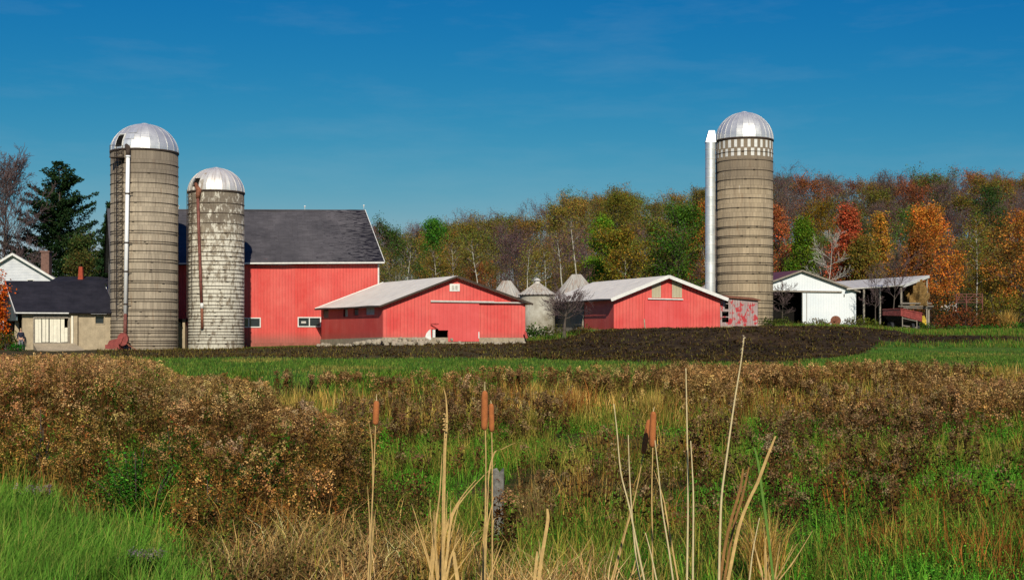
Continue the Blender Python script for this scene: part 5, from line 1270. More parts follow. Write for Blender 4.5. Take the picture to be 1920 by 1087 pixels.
def meadow():
    """mixed grass between the near edge and the pasture"""
    v = Veg()
    def tufts(nt, d0, d1, nb, zone, cols, L, w, lean=(.15,.95), spread=.12, x0=-60, x1=1980, power=1., jit=.25, az=None):
        X,Y,px = scatter(nt, d0, d1, x0, x1, power); k = zone(X,Y,px); X,Y = X[k],Y[k]; n = len(X)
        if not n: return
        tc = pal(n, cols, jit); hs = NR.uniform(.65,1.25,n)
        i = np.repeat(np.arange(n), nb); m = len(i); sc = (Y[i]/20)**.0
        B = B3(X,Y)[i]+np.stack([NR.normal(0,spread,m),NR.normal(0,spread,m),np.zeros(m)],-1)
        c = tc[i]*NR.uniform(.65,1.35,(m,1)); wd = NR.uniform(.7,1.3,m)*w*np.maximum(1,Y[i]/16)
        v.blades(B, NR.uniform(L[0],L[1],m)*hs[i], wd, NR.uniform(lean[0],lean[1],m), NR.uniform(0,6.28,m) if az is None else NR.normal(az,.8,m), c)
    nz = lambda X,Y,s,sd: noise2(X,Y,s,sd)
    notlawn = lambda X,Y,px: ~zone_lawn(px,Y)
    # short green sward
    green = lambda X,Y,px: notlawn(X,Y,px)&(nz(X,Y,.55,1)+.35*(px > 1380)-.25*(px < 640) > -.2)
    tufts(11000, 9, 32, 12, green, [(84,146,44),(70,128,38),(104,158,54),(112,140,58)], (.10,.30), .011, (.2,.9), .14)
    tufts(6500, 28, 56, 8, green, [(92,126,44),(78,112,40),(124,128,60)], (.12,.34), .012, (.2,.9), .22)
    # olive grass everywhere
    tufts(5600, 10, 32, 13, lambda X,Y,px: notlawn(X,Y,px)&(nz(X,Y,.8,2) > -.05+.3*(px>1400)), OLIVE+[(104,118,48)], (.2,.55), .009, (.15,.8), .13)
    tufts(5200, 30, 56, 9, lambda X,Y,px: (nz(X,Y,.5,3) > -.25)&(Y < np.interp(px,[500,700,1200,1300],[37,41,43,56])), OLIVE+STRAW[:2], (.25,.6), .010, (.1,.6), .2)
    # straw and rust grass patches
    tufts(2000, 12, 34, 16, lambda X,Y,px: notlawn(X,Y,px)&(nz(X,Y,.9,4) > .45+.2*(px>1400)), STRAW+RUSTY, (.3,.7), .008, (.1,.65), .12)
    tufts(1500, 28, 47, 12, lambda X,Y,px: (nz(X,Y,.45,5) > .0)&(px > 620)&(Y < np.interp(px,[500,700,1200,1300],[36,39,42,50])), STRAW+RUSTY+OLIVE[:1], (.4,.8), .010, (.1,.5), .2)
    tufts(900, 10, 24, 12, lambda X,Y,px: (px > 1560)&(nz(X,Y,.9,6) > .35), RUSTY+[(150,96,52),(120,104,50)], (.2,.5), .010, (.2,.8), .14, x0=1500)
    v.build('meadow_grass','mixed green, olive and straw grass of the wet meadow','grass')
    v = Veg()
    # matted straw along the bottom edge, centre
    X,Y,px = scatter(30000, 8.2, 14.5, 380, 1260); k = (Y < np.interp(px,[380,480,600,760,960,1080,1180,1260],[9.5,11.8,12.7,12.5,11.8,10.8,9.6,8.6])+NR.normal(0,.5,len(Y))+noise2(X,Y,1.3,19)*1.2)&(noise2(X,Y,1.6,9)>-.35); X,Y = X[k],Y[k]; n = len(X)
    v.blades(B3(X,Y), NR.uniform(.25,.6,n), NR.uniform(.006,.013,n), NR.uniform(.4,1.0,n), NR.normal(1.2,1.5,n), pal(n,[(196,158,108),(176,138,92),(214,184,140),(184,150,104),(116,90,60),(118,118,66),(96,70,48)],.3,1.1)*np.clip(1+.45*noise2(X,Y,2.2,81),.45,1.6)[:,None], curve=1.5)
    v.build('straw_grass','matted straw-coloured dead grass along the bottom edge','dry grass')
    # low broad leaves between the grass
    v = Veg(); X,Y,px = scatter(30000, 9.5, 34, 480, 1980, 1.3); k = (noise2(X,Y,.7,12)+.55*(px > 1300) > .05); X,Y = X[k],Y[k]; n = len(X)
    i = np.repeat(np.arange(n),9); c = pal(n,[(72,140,40),(90,152,50),(54,108,36),(108,136,54)],.2,1.1)[i]*NR.uniform(.45,1.3,(len(i),1))
    C0 = B3(X,Y)[i]+np.stack([NR.normal(0,.12,len(i)),NR.normal(0,.12,len(i)),np.abs(NR.normal(.09,.08,len(i)))],-1)
    v.leaves(C0, NR.uniform(.010,.028,len(i))*np.maximum(1,Y[i]/14), c, .3, .6); v.build('leafy_ground_cover','low broad-leaved green weeds among the meadow grass','ground cover')
meadow()

def pasture():
    v = Veg(); X,Y,px = scatter(80000, 38, 90, -60, 1980, 1.); s = soilmask(X,Y); k = (NR.uniform(0,1,len(X)) > s*1.6+.0)&(Y > np.where(px < 1260, 38, 47)+NR.uniform(0,6,len(X))); X,Y = X[k],Y[k]; n = len(X)
    g = noise2(X,Y,.35,21)[:,None]; c = pal(n,[(88,124,52),(72,106,44),(112,128,62)],.2,.95); c2 = pal(n,[(140,138,76),(120,118,62)],.15,1.0); c = np.where(g > .55, c2, c)
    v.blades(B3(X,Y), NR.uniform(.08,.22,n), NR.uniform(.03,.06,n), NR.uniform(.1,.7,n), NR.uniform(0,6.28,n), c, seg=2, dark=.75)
    # verge in the farmyard and right of it
    X,Y,px = scatter(60000, 92, 135, 960, 1980); s = soilmask(X,Y); k = (NR.uniform(0,1,len(X)) > s*1.3)&((px > 1455)|(px < 1150)&(px > 985)); X,Y = X[k],Y[k]; n = len(X)
    v.blades(B3(X,Y), NR.uniform(.12,.45,n), NR.uniform(.03,.07,n), NR.uniform(.1,.6,n), NR.uniform(0,6.28,n), pal(n,[(86,128,46),(70,112,42),(128,124,66),(104,110,50)],.2,1.), seg=2, dark=.6)
    # sparse weeds in the dark soil
    X,Y,px = scatter(26000, 66, 112, 180, 1980); s = soilmask(X,Y); k = (s > .2)&(noise2(X,Y,.4,22) > -.6); X,Y = X[k],Y[k]; n = len(X)
    v.blades(B3(X,Y), NR.uniform(.08,.28,n), NR.uniform(.03,.07,n), NR.uniform(.1,.8,n), NR.uniform(0,6.28,n), pal(n,[(124,108,60),(96,94,48),(84,66,48),(72,56,42)],.2,1.), seg=2, dark=.6)
    v.build('pasture_grass','short green grass of the pasture before the farm buildings','grass')
    # clods of dark earth
    v = Veg(); X,Y,px = scatter(36000, 68, 116, 200, 1900); s = soilmask(X,Y); k = (s > .5)&((px > 980)|(NR.uniform(0,1,len(X)) < .25)); X,Y = X[k],Y[k]; n = len(X)
    v.leaves(B3(X,Y)+np.array([0,0,.05]), NR.uniform(.08,.24,n), pal(n,[(50,40,29),(62,48,34),(38,30,22),(84,68,48),(66,60,38)],.2,.8), .2, .8)
    v.build('soil_clods','dark clods and trampled stalks on the muddy ground','soil')
pasture()

# ---- dead goldenrod-like weeds
def weeds(v, X, Y, Ht, tone=None, plume=PLUME, leafc=BROWN, nl=26, npl=44, stemc=(96,72,50), psize=.022, ptall=.24, width=.16, lsz=.05, stems=1, bare=.25):
    n = len(X); B = B3(X,Y); LOD = np.maximum(1, Y/17)
    az = NR.uniform(0,6.28,n); ln = NR.uniform(.02,.22,n)
    top = B+np.stack([np.cos(az)*ln*Ht, np.sin(az)*ln*Ht, Ht],-1); mid = B+(top-B)*.5+NR.normal(0,.02,(n,3))
    sc = pal(n,[stemc],.3); v.stems(B, mid, .004*LOD, sc*.8); v.stems(mid, top, .003*LOD, sc)
    i = np.repeat(np.arange(n), nl); m = len(i); f = NR.uniform(bare,.9,m)**.8; aa = NR.uniform(0,6.28,m); rad = NR.uniform(.02,.14,m)*(1.3-f)
    C0 = B[i]+(top-B)[i]*f[:,None]+np.stack([np.cos(aa)*rad,np.sin(aa)*rad,-NR.uniform(0,.08,m)],-1)
    tint = (pal(n, leafc, .25)*(1 if tone is None else tone))[i]*NR.uniform(.5,1.3,(m,1))*(.18+.82*f[:,None]); v.leaves(C0, NR.uniform(.6,1.4,m)*lsz*np.sqrt(LOD[i]), tint, .0, .4)  # lower leaves tinted darker: occlusion between the plants painted into the colour
    # plume: arching side sprays full of fluff
    nb = 7; per = max(2, npl//nb); i = np.repeat(np.arange(n), nb*per); m = len(i)
    ba = np.repeat(NR.uniform(0,6.28,(n,nb)), per); t = NR.uniform(.1,1,m); bh = np.repeat(NR.uniform(0,1,(n,nb)),per)
    wd = (width*NR.uniform(.7,1.3,n))[i]; r_ = t*wd*(1.05-bh*.75); z_ = -ptall*(1-bh)*Ht[i]*.8+np.sin(t*2.2)*.06-t*t*.05
    C0 = top[i]+np.stack([np.cos(ba)*r_,np.sin(ba)*r_,z_],-1)+NR.normal(0,.012,(m,3))*LOD[i][:,None]
    pc = (pal(n, plume, .22)*(1 if tone is None else tone))[i]*NR.uniform(.6,1.22,(m,1)); v.leaves(C0, NR.uniform(.6,1.4,m)*psize*LOD[i]**.8, pc, 0., .8)
def thicket():
    v = Veg(); X,Y,px = scatter(3700, 15.5, 52, -80, 660, 1.4); k = (Y > thicket_front(px)+NR.normal(0,.5,len(Y)))&(Y < thicket_back(px)); X,Y,px = X[k],Y[k],px[k]; n = len(X)
    # tops follow the hedge outline of the photograph
    ytop = np.interp(px,[-60,0,150,280,320,350,420,500,515,560,620,680],[668,664,662,668,690,706,700,712,760,752,770,790])
    hmax = (EYE-(ytop-HY)/F*Y)-H(X,Y); Ht = np.clip(hmax*NR.uniform(.84,1.0,n), .55, 1.95)
    Ht = np.where(Y < 21, np.minimum(Ht, NR.uniform(.9,1.5,n)*np.clip((Y-thicket_front(px))/2.5+.5,.5,1)), Ht)
    Ht = Ht*np.clip(.93+.16*noise2(X,Y,1.5,61),.62,1.0); g_ = np.clip(1.12+.6*noise2(X,Y,1.3,62),.45,1.6)[:,None]; tn = g_*np.stack([1+.14*noise2(X,Y,.6,63),1+.06*noise2(X,Y,.8,64),.92+.12*noise2(X,Y,.7,65)],-1)
    far = (px < 340)
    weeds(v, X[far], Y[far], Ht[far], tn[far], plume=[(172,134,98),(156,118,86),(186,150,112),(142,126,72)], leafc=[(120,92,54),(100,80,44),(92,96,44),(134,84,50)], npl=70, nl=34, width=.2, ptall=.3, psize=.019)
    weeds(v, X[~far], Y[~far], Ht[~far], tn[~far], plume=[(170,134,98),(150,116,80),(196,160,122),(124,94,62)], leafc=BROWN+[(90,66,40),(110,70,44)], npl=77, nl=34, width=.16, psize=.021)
    gi = np.where((noise2(X,Y,1.2,75) > .45)&(Y < 27))[0][:260]; weeds(v, X[gi], Y[gi], Ht[gi]*.93, plume=[(84,120,44),(110,124,52),(70,104,38)], leafc=[(64,104,36),(48,84,30),(92,108,42)], nl=70, npl=30, width=.1, lsz=.055, bare=.1)
    # lower leafy growth in front of it, down to the lawn
    X,Y,px = scatter(1150, 11.5, 21, -60, 700, 1.6); k = (Y < thicket_front(px)+1.5)&~((px > 195)&(px < 325))&~zone_lawn(px,Y-1.0,X)&(Y > np.interp(px,[300,500,640,700],[10,12.8,14.2,15.5])); X,Y,px = X[k],Y[k],px[k]; n = len(X)
    t_ = (Y-thicket_front(px))/5; g_ = np.clip(1+.5*noise2(X,Y,1.5,71),.4,1.6)[:,None]*np.stack([1+.2*noise2(X,Y,1.1,72),1+.1*noise2(X,Y,1.0,73),np.ones(n)],-1)
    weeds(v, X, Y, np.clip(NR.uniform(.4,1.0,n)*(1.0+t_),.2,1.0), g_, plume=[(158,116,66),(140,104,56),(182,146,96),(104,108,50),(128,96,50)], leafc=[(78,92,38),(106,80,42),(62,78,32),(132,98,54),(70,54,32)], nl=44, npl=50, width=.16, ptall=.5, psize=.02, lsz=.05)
    v.build('weed_thicket','tall brown thicket of dead weeds filling the left foreground','weeds')
    # undergrowth of reddish and straw grass at its front
    v = Veg(); X,Y,px = scatter(6000, 12, 24, -60, 700); fr = thicket_front(px); k = (noise2(X,Y,1.4,66) > .1)&(Y > fr-3.0+NR.normal(0,.5,len(Y)))&(Y < fr+3)&~zone_lawn(px,Y); X,Y = X[k],Y[k]; n = len(X)
    v.blades(B3(X,Y), NR.uniform(.2,.7,n), NR.uniform(.006,.012,n), NR.uniform(.2,1.0,n), NR.uniform(0,6.28,n), pal(n,RUSTY+STRAW+[(96,104,44),(124,66,36),(150,82,44)],.25,1.))
    X,Y,px = scatter(5000, 10, 17, 380, 800); n = len(X); i = np.repeat(np.arange(n),7); m = len(i); C0 = B3(X,Y)[i]+np.stack([NR.normal(0,.1,m),NR.normal(0,.1,m),np.abs(NR.normal(.16,.12,m))],-1); v.leaves(C0, NR.uniform(.02,.05,m), pal(n,[(72,56,36),(60,76,34),(110,76,48),(128,104,72),(48,38,26)],.25)[i]*NR.uniform(.5,1.4,(m,1)), .2, .5)
    v.build('rusty_grass','reddish brown and straw grass tangled at the foot of the left thicket','dry grass')
thicket()
def right_weeds():
    v = Veg(); X,Y,px = scatter(7600, 24, 49, 600, 1980, 1.5)
    dens = np.interp(px,[600,700,1000,1240,1300,1980],[.30,.34,.30,.42,1.,1.])*np.interp(Y,[23,27,31,36,49],np.array([.12,.42,.75,.95,1.]))*np.where(px > 1290,1.,np.interp(Y,[23,34,40,49],[.15,.25,.9,1.]))
    nz = noise2(X,Y,.55,31); k = (NR.uniform(0,1,len(X)) < dens*np.clip(.5+nz*1.8,.0,1.3)); X,Y,px = X[k],Y[k],px[k]; n = len(X)
    Ht = NR.uniform(.55,.95,n)*np.interp(Y,[25,49],[1.0,1.0])
    mx = (EYE-(np.interp(px,[600,900,1300,1600,1980],[702,690,682,676,670])+NR.uniform(-6,14,n)-HY)/F*Y)-H(X,Y); Ht = np.clip(np.minimum(Ht,mx),.3,1.)
    tn = np.clip(1.08+.5*noise2(X,Y,.9,67),.5,1.6)[:,None]*np.stack([1+.12*noise2(X,Y,.5,68),np.ones(n),.95+.12*noise2(X,Y,.6,69)],-1)
    weeds(v, X, Y, Ht, tn, plume=[(160,126,90),(140,108,74),(178,146,106),(120,92,60)], leafc=BROWN+[(112,98,50),(90,70,44)], nl=22, npl=40, width=.15, ptall=.28)
    # isolated dark stalks nearer by
    X,Y,px = scatter(1700, 12.5, 30, 520, 1980); k = noise2(X,Y,.8,33) > .1; X,Y = X[k],Y[k]; n = len(X)
    weeds(v, X, Y, NR.uniform(.3,.95,n), plume=[(132,106,82),(112,86,64),(150,126,98)], leafc=DARKL+BROWN, nl=30, npl=46, width=.12, lsz=.055)
    v.build('brown_weeds','belt of dead brown weeds across the far side of the meadow','weeds')
right_weeds()
# individual stout weeds one can pick out
def weedplant(px, ytop, d, w, label, seed, stems=6, plume=PLUME, leafc=None, name='dead_goldenrod', cat='dead weed', ps=.02, npl=70, nl=60, wd=.13):
    global NR
    keep = NR; NR = np.random.default_rng(seed); x = PX(px,d); ht = zpx(ytop,d)-Hf(x,d); W = w*d/F
    v = Veg(); n = stems; X = x+NR.uniform(-.5,.5,n)*W*.75; Y = d+NR.uniform(-.5,.5,n)*W*.6
    weeds(v, X, Y, ht*NR.uniform(.82,1.0,n), plume=plume, leafc=leafc or DARKL+BROWN, nl=nl, npl=npl, width=wd, ptall=.22, psize=ps, lsz=.05)
    V = np.concatenate(v.V); base = np.array([x,d,Hf(x,d)]); me = mesh_np(name, V-base, np.concatenate(v.Q), None, M['weed'], np.clip(np.concatenate(v.C),.004,1))
    o = obj(name, me, loc=base); tag(o, label, cat); NR = keep
WP = [(565,752,22,74,'broad clump of grey-brown weeds left of the leftmost cattail, highest of its neighbours',12),
 (440,706,29,120,'wide brown weed clump topping the left thicket where it drops to the pasture',16),
 (530,692,40,44,'lone tufted weed standing against the pasture right of the thicket',5),
 (590,698,39,34,'dark slim weed standing in the pasture second right of the thicket',4),
 (735,702,37,60,'brown weed clump behind the leftmost cattail head',8),
 (960,690,40,70,'weed clump on the pasture edge right of the pair of cattails',8),
 (885,702,31,40,'grey-headed weed just left of the pair of cattails',5),
 (560,872,15.5,80,'low pale brown weed clump at the lower left of the leftmost cattail stem',9),
 (430,820,16.5,90,'weed clump with pale round seed heads right of the bright green shrub',10),
 (1322,760,19,44,'tall black-stemmed weed right of the thin bleached reeds',5),
 (1462,800,15.5,52,'grey fluffy-headed weed beside the thick tan cattail blade',6),
 (1690,800,17.5,60,'tall dark leafy weed standing alone in the green right foreground',6),
 (1570,712,31,90,'dense brown weed clump in the middle of the right belt',12),
 (1790,720,28,80,'reddish brown weed clump toward the right end of the belt',11),
 (1500,705,33,80,'purple-brown weed clump left in the right belt',10),
 (930,912,12.2,70,'low brown weed clump in front of the weathered fence post',7),
 (1005,880,16,56,'low grey-brown weed right of the weathered fence post',6),
 (600,905,15,60,'dark leafy weed clump before the brown grass left of the cattails',7),
 (1120,700,38,60,'brown weed clump above the straw tussocks in the middle distance',8)]
for i, (px,yt,d,w,lab,st) in enumerate(WP): weedplant(px,yt,d,w,lab,300+i,st,leafc=(DARKL if i in (9,11,17) else None), plume=[(164,140,118),(146,120,98),(182,158,132)] if i in (0,6,8,10) else PLUME)
# asters
for i,(px,yt,d,w,lab) in enumerate(((60,905,15.5,70,'faded purple aster clump at the left edge where the lawn meets the thicket'),(268,1030,11.6,70,'faded grey-purple aster clump in the bright grass at bottom left'))):
    weedplant(px,yt,d,w,lab,340+i,12,plume=[(128,112,132),(108,96,112),(150,136,146)],leafc=[(54,84,36),(64,74,38)],name='aster',cat='wildflower',ps=.014,nl=70,npl=30,wd=.09)
# leafy green shrub in the thicket
def greenshrub(px, ytop, d, w, label, seed, cols, n=2600, ls=.045, hb=.0):
    r = np.random.default_rng(seed); x = PX(px,d); z = Hf(x,d); ht = zpx(ytop,d)-z; W = w*d/F; t = thing('green_shrub', (x,d,z), label, 'shrub')
    ns = 26; S = []; C0 = []; b = []
    for i in range(ns):
        a = r.uniform(0,6.28); rr_ = math.sqrt(r.uniform(0,1)); tip = np.array([math.cos(a)*W*.5*rr_, math.sin(a)*W*.35*rr_, ht*(1-.45*rr_**2)*r.uniform(.55,1.08)]); s0 = tip*np.array([.35,.35,0]); m = (s0+tip)/2+np.array([0,0,ht*.1])
        S += [(s0,m,.01,.008),(m,tip,.008,.004)]; k = n//ns; f = r.uniform(.15,1.03,k)[:,None]; C0.append(s0+(tip-s0)*f+r.normal(size=(k,3))*np.array([.07,.07,.05])); b.append(r.uniform(.6,1.25)*r.uniform(.6,1.3,k)*(.4+.6*f[:,0]))  # leaf brightness falls down each stem, shade baked into the colour
    C0 = np.concatenate(C0); b = np.concatenate(b); c = np.array([C(*q,k=1.1) for q in cols])[r.integers(0,len(cols),len(b))]*b[:,None]
    V,Q,cl = leaves_np(C0, r.uniform(.6,1.4,len(b))*ls, r, c, .1, .35); obj('foliage', mesh_np('foliage',V,Q,None,M['weed'],cl), t)
    V,Q = tubes_np(*zip(*S), k=4); obj('stems', mesh_np('stems',V,Q,None,M['bark']), t)
G1 = [(54,120,34),(70,142,40),(44,96,30),(92,150,50)]
greenshrub(255,828,15.3,170,'vivid green feathery shrub in front of the left thicket',401,G1+[(104,128,46),(84,98,40)],7000,.04)
greenshrub(330,800,18.5,130,'darker green shrub just behind the vivid green one',402,[(70,104,36),(56,88,32),(90,110,44)],4600,.05)
greenshrub(476,838,15.6,90,'dark glossy green shrub right of the pale seed-headed weeds',403,[(40,84,36),(52,98,38),(34,70,30)],2600,.05)
greenshrub(78,775,18.6,36,'small upright green plant inside the brown thicket at far left',404,G1,700,.05)
greenshrub(392,905,14.4,110,'low green leafy shrub below the seed-headed weeds',405,[(60,92,34),(80,110,44),(104,96,48)],2000,.045)
def tussock(px, yb, d, w, ytop, label, seed, cols=STRAW, n=420, lean=(.05,.7)):
    global NR
    keep = NR; NR = np.random.default_rng(seed); x = PX(px,d); z = Hf(x,d); ht = zpx(ytop,d)-z; W = w*d/F; v = Veg()
    B = np.stack([NR.normal(0,W*.13,n),NR.normal(0,W*.13,n),np.zeros(n)],-1); v.blades(B, NR.uniform(.55,1.1,n)*ht, NR.uniform(.006,.011,n)*max(1,d/16), NR.uniform(*lean,n), NR.uniform(0,6.28,n), pal(n,cols,.25,1.05))
    me = mesh_np('grass_tussock', np.concatenate(v.V), np.concatenate(v.Q), None, M['weed'], np.clip(np.concatenate(v.C),.004,1)); o = obj('grass_tussock', me, loc=(x,d,z)); tag(o,label,'grass tussock'); NR = keep
TS = [(1225,0,29,90,732,'straw tussock behind the crossed pair of cattails',STRAW+OLIVE),(1075,0,31,90,722,'orange-tinged straw tussock in the middle distance, left of the bleached reeds',STRAW+RUSTY),
 (990,0,26,90,765,'yellow-olive tussock right of the pair of cattails',OLIVE+STRAW[:1]),(760,0,26,80,770,'straw tussock between the leftmost cattail and the broken one',STRAW+OLIVE),
 (120,0,17.6,90,905,'pale straw tussock where the thicket meets the lawn',STRAW),(1430,0,11.4,100,950,'spiky straw tussock beneath the thick tan blade at the bottom',STRAW),
 (830,0,10.6,120,960,'dense straw clump around the foot of the broken cattail',STRAW),(1000,0,14.5,110,905,'grey-brown matted tussock right of the pair of cattail stems',[(140,116,82),(120,98,66),(160,136,98)]),
 (80,0,19,90,800,'reddish brown arching tussock in the far left thicket',RUSTY),(1890,0,117,44,580,'straw-coloured tuft before the brush at the right edge of the farmyard',STRAW),
 (520,0,13.6,150,935,'rust-orange tussock in the lower left middle',RUSTY+STRAW[:2]),(1560,0,20,80,840,'olive straw tussock in the right green foreground',OLIVE+STRAW)]
for i, q in enumerate(TS): tussock(*q[:6], 500+i, q[6], n=420 if q[2] < 40 else 300)

# ---- cattails and reeds
def strip(m, pts, w, yaw=0., th=.0015):
    """a flat blade along pts"""
    pts = [Vector(p) for p in pts]; n = len(pts); s = Vector((math.cos(yaw), math.sin(yaw), 0)); f = Vector((-math.sin(yaw), math.cos(yaw), 0))*th; vs = []
    for i, p in enumerate(pts):
        ww = w[i] if isinstance(w, (list,tuple)) else w*(1-.9*(i/(n-1))**2); vs += [p-s*ww/2-f, p+s*ww/2-f, p+s*ww/2+f, p-s*ww/2+f]
    fs = [(i*4+j, i*4+(j+1)%4, i*4+4+(j+1)%4, i*4+4+j) for i in range(n-1) for j in range(4)]+[(3,2,1,0),tuple((n-1)*4+j for j in range(4))]
    m.add(vs, fs)
def bend(pts, d, dd=0.0):
    """stem through photo points (px,py) at depth d, carried on down to the ground"""
    out = [P(x,y,d+dd*i) for i,(x,y) in enumerate(pts)]; a, b = out[-2], out[-1]; g = Hf(b.x,b.y)-.05
    if b.z > g: dr = (b-a).normalized(); out.append(b+dr*((b.z-g)/max(.3,-dr.z))) 
    return out
def smooth(pts, n=5):
    out = []; p = [pts[0]]+list(pts)+[pts[-1]]
    for i in range(1, len(p)-2):
        for k in range(n):
            t = k/n; a,b,c,d = p[i-1],p[i],p[i+1],p[i+2]
            out.append(.5*((2*b)+(c-a)*t+(2*a-5*b+4*c-d)*t*t+(3*b-a-3*c+d)*t*t*t))
    out.append(p[-2]); return out
def cattail(label, d, head, stem, spike=None, rpx=6, leaves=(), broken=False):
    """head: (top xy, bottom xy); stem: list of xy from head down"""
    s = bend(stem, d); t = thing('cattail', (s[-1].x, s[-1].y, s[-1].z), label, 'cattail')
    r = rpx*d/F; m = MB(); sp = smooth(s, 4); n = len(sp); m.tube(sp, [.003+.0035*i/n for i in range(n)], 8); m.build('stalk', M['reed'], t, True)
    if head:
        a, b = P(*head[1],d), P(*head[0],d); m = MB(); k = 12; ax = (b-a); fr = [0,.02,.06,.14,.3,.5,.7,.86,.94,.98,1.]; rr_ = [.3,.68,.88,.97,1,1.02,1,.97,.85,.6,.25]
        m.tube([a+ax*f for f in fr], [r*q*(1+.02*math.sin(i*3)) for i,q in enumerate(rr_)], 16); m.build('seed_head', M['cattail'], t, True)
        if spike: m = MB(); m.tube([b, P(*spike,d)], [.0035,.0015], 6); m.build('spike', M['reedpale'], t)
    for lf in leaves:
        m = MB(); q = smooth(bend(lf[1], d+lf[2] if len(lf) > 2 else d+.1), 4)[::-1]; strip(m, q, lf[0]*.68*d/F, rnd.uniform(-.3,.3)); m.build('leaf', M['reed'], t)
    return t
D = 8.2
def fan(px, d, n, hmin, hmax, w, label, seed):
    r = random.Random(seed); t = thing('reed_clump', P(px,0,d).xy.to_3d()+Vector((0,0,Hf(PX(px,d),d))), label, 'reeds')
    for k in range(n):
        x0 = px+r.uniform(-w,w)*.35; x1 = x0+r.gauss(0,w*.8); y1 = 1087-r.uniform(hmin,hmax); b = r.uniform(-15,15)
        m = MB(); q = smooth(bend([(x1,y1),((x0+x1)/2+b*.3,(y1+1087)/2+10),(x0,1100)], d+r.uniform(-.3,.3)), 4); nn = len(q)
        strip(m, q, [r.uniform(1.6,3.3)*d/F*(.25+.75*min(1,i/nn*3)) for i in range(nn)], r.uniform(-.6,.6)); m.build('leaf', M['reed'], t)
fan(826,8.6,14,40,170,34,'dense fan of dry tan leaves around the foot of the broken cattail',1)
fan(905,8.9,5,20,90,30,'loose dry leaves at the foot of the close pair of cattails',2)
fan(1440,8.8,10,30,140,36,'spray of thin dry leaves at the bottom right of the tallest reed',3)
fan(1180,9.0,4,20,70,40,'few low dry leaves at the foot of the crossed cattails',4)
fan(1010,8.6,4,20,80,24,'few short dry leaves right of the close pair of cattails at the bottom',5)
cattail('leftmost cattail, a single short orange-brown head standing apart', D, ((706,751),(704,796)), [(705,752),(704,800),(701,880),(696,980),(690,1087)], (706,738), 6,
    [(5,[(691,788),(697,830),(699,900),(697,1000),(692,1087)]),(5,[(689,910),(693,980),(694,1087)]),(6,[(704,955),(699,1010),(693,1087)],.2)])
t = cattail('broken cattail with shredded head and a kinked tan blade above it', D+.15, None, [(835,775),(833,830),(830,930),(829,1087)], leaves=[(9,[(831,727),(836,745),(838,790),(834,850),(832,960),(829,1087)]),(8,[(829,850),(824,930),(812,1020),(806,1087)],.2),(9,[(902,888),(870,925),(846,965),(832,1010),(820,1087)],.3),(8,[(930,868),(880,920),(848,968),(838,1040),(832,1087)],-.2),(7,[(868,1000),(848,1035),(836,1087)],.1),(8,[(818,960),(816,1010),(809,1087)],.1)])
m = MB(); r_ = random.Random(3)
for k in range(9):
    c = P(835+r_.uniform(-4,4), 776+k*4+r_.uniform(-2,2), D+.14); m.lathe(c, [(0,-.008),(.007+.004*r_.random(),0),(.004,.006),(0,.009)], 7)
m.build('seed_head', M['reed'], t, label='shredded pale remnant of a seed head')
cattail('taller head of the close pair of cattails, dark red-brown with a thin spike', D-.1, ((909,732),(908,806)), [(909,733),(910,806),(911,860),(910,960),(909,1087)], (909,715), 6.4, [(6,[(917,885),(914,950),(911,1030),(908,1087)]),(8,[(926,930),(916,975),(908,1030),(905,1087)],.15)])
cattail('lower right head of the close pair of cattails, lighter and knobbed at its tip', D+.05, ((921,756),(922,809)), [(921,757),(922,812),(923,870),(923,960),(923,1087)], (920,750), 5.4, [(4,[(952,968),(930,970),(924,990),(923,1087)],.1)])
cattail('upright orange head of the crossed cattails at right', D+.1, ((1225,771),(1223,838)), [(1225,772),(1224,840),(1222,920),(1223,1000),(1224,1087)], (1227,762), 6.2, [(5,[(1226,880),(1244,935),(1253,985)],.3)])
cattail('leaning orange head crossing behind the upright one at right', D+.35, ((1217,786),(1206,850)), [(1217,788),(1206,852),(1197,900),(1186,950),(1172,1000),(1150,1087)], None, 5.2, [(9,[(1184,950),(1175,985),(1163,1030),(1148,1087)],.02)])
def reed(label, d, pts, w, plume=False, mat='reedpale'):
    s = bend(pts, d); t = thing('tall_reed', s[-1], label, 'reed'); m = MB(); sp = smooth(s, 4); n = len(sp)
    m.tube(sp, [w*d/F*.5*(.45+.55*min(1,i/n*1.5)) for i in range(n)], 7); m.build('stem', M[mat], t, True)
    if plume:
        v = Veg(); g = np.random.default_rng(8); k = 90; a, b = np.array(sp[0]), np.array(sp[3]); f = g.uniform(-.1,1,(k,1)); C0 = a+(b-a)*f*1.3+g.normal(0,.0035,(k,3)); bs = np.array(t.location)
        V,Q,cl = leaves_np(C0-bs, g.uniform(.006,.016,k), g, np.tile(np.array([C(214,200,170)]),(k,1)), 0, .5); obj('plume', mesh_np('plume',V,Q,None,M['weed'],cl), t)
reed('tallest bleached reed with a feathery tip reaching up to the dark mound', 8.0, [(1395,632),(1389,680),(1376,760),(1362,860),(1353,930),(1350,1000),(1348,1087)], 5, True)
reed('straight bleached reed left of the tallest, its tip at the pasture edge', 8.1, [(1286,690),(1287,740),(1289,850),(1290,950),(1288,1087)], 4.2)
reed('shorter reed rising right beside the straight bleached one', 8.0, [(1295,826),(1298,880),(1300,940),(1299,1087)], 4)
reed('leftmost kinked pale reed left of the crossed cattails', 8.1, [(1151,757),(1157,810),(1164,885),(1180,950),(1196,1030),(1208,1087)], 4)
reed('short pale reed just right of the kinked one', 8.2, [(1178,815),(1180,880),(1184,950),(1192,1040),(1200,1087)], 3.6)
reed('pale reed slanting right from below the crossed cattail heads', 8.0, [(1228,825),(1234,880),(1242,955),(1254,1030),(1262,1087)], 3.8)
reed('low slanting pale reed at the bottom below the crossed cattails', 8.2, [(1210,998),(1220,1035),(1231,1087)], 3.4)
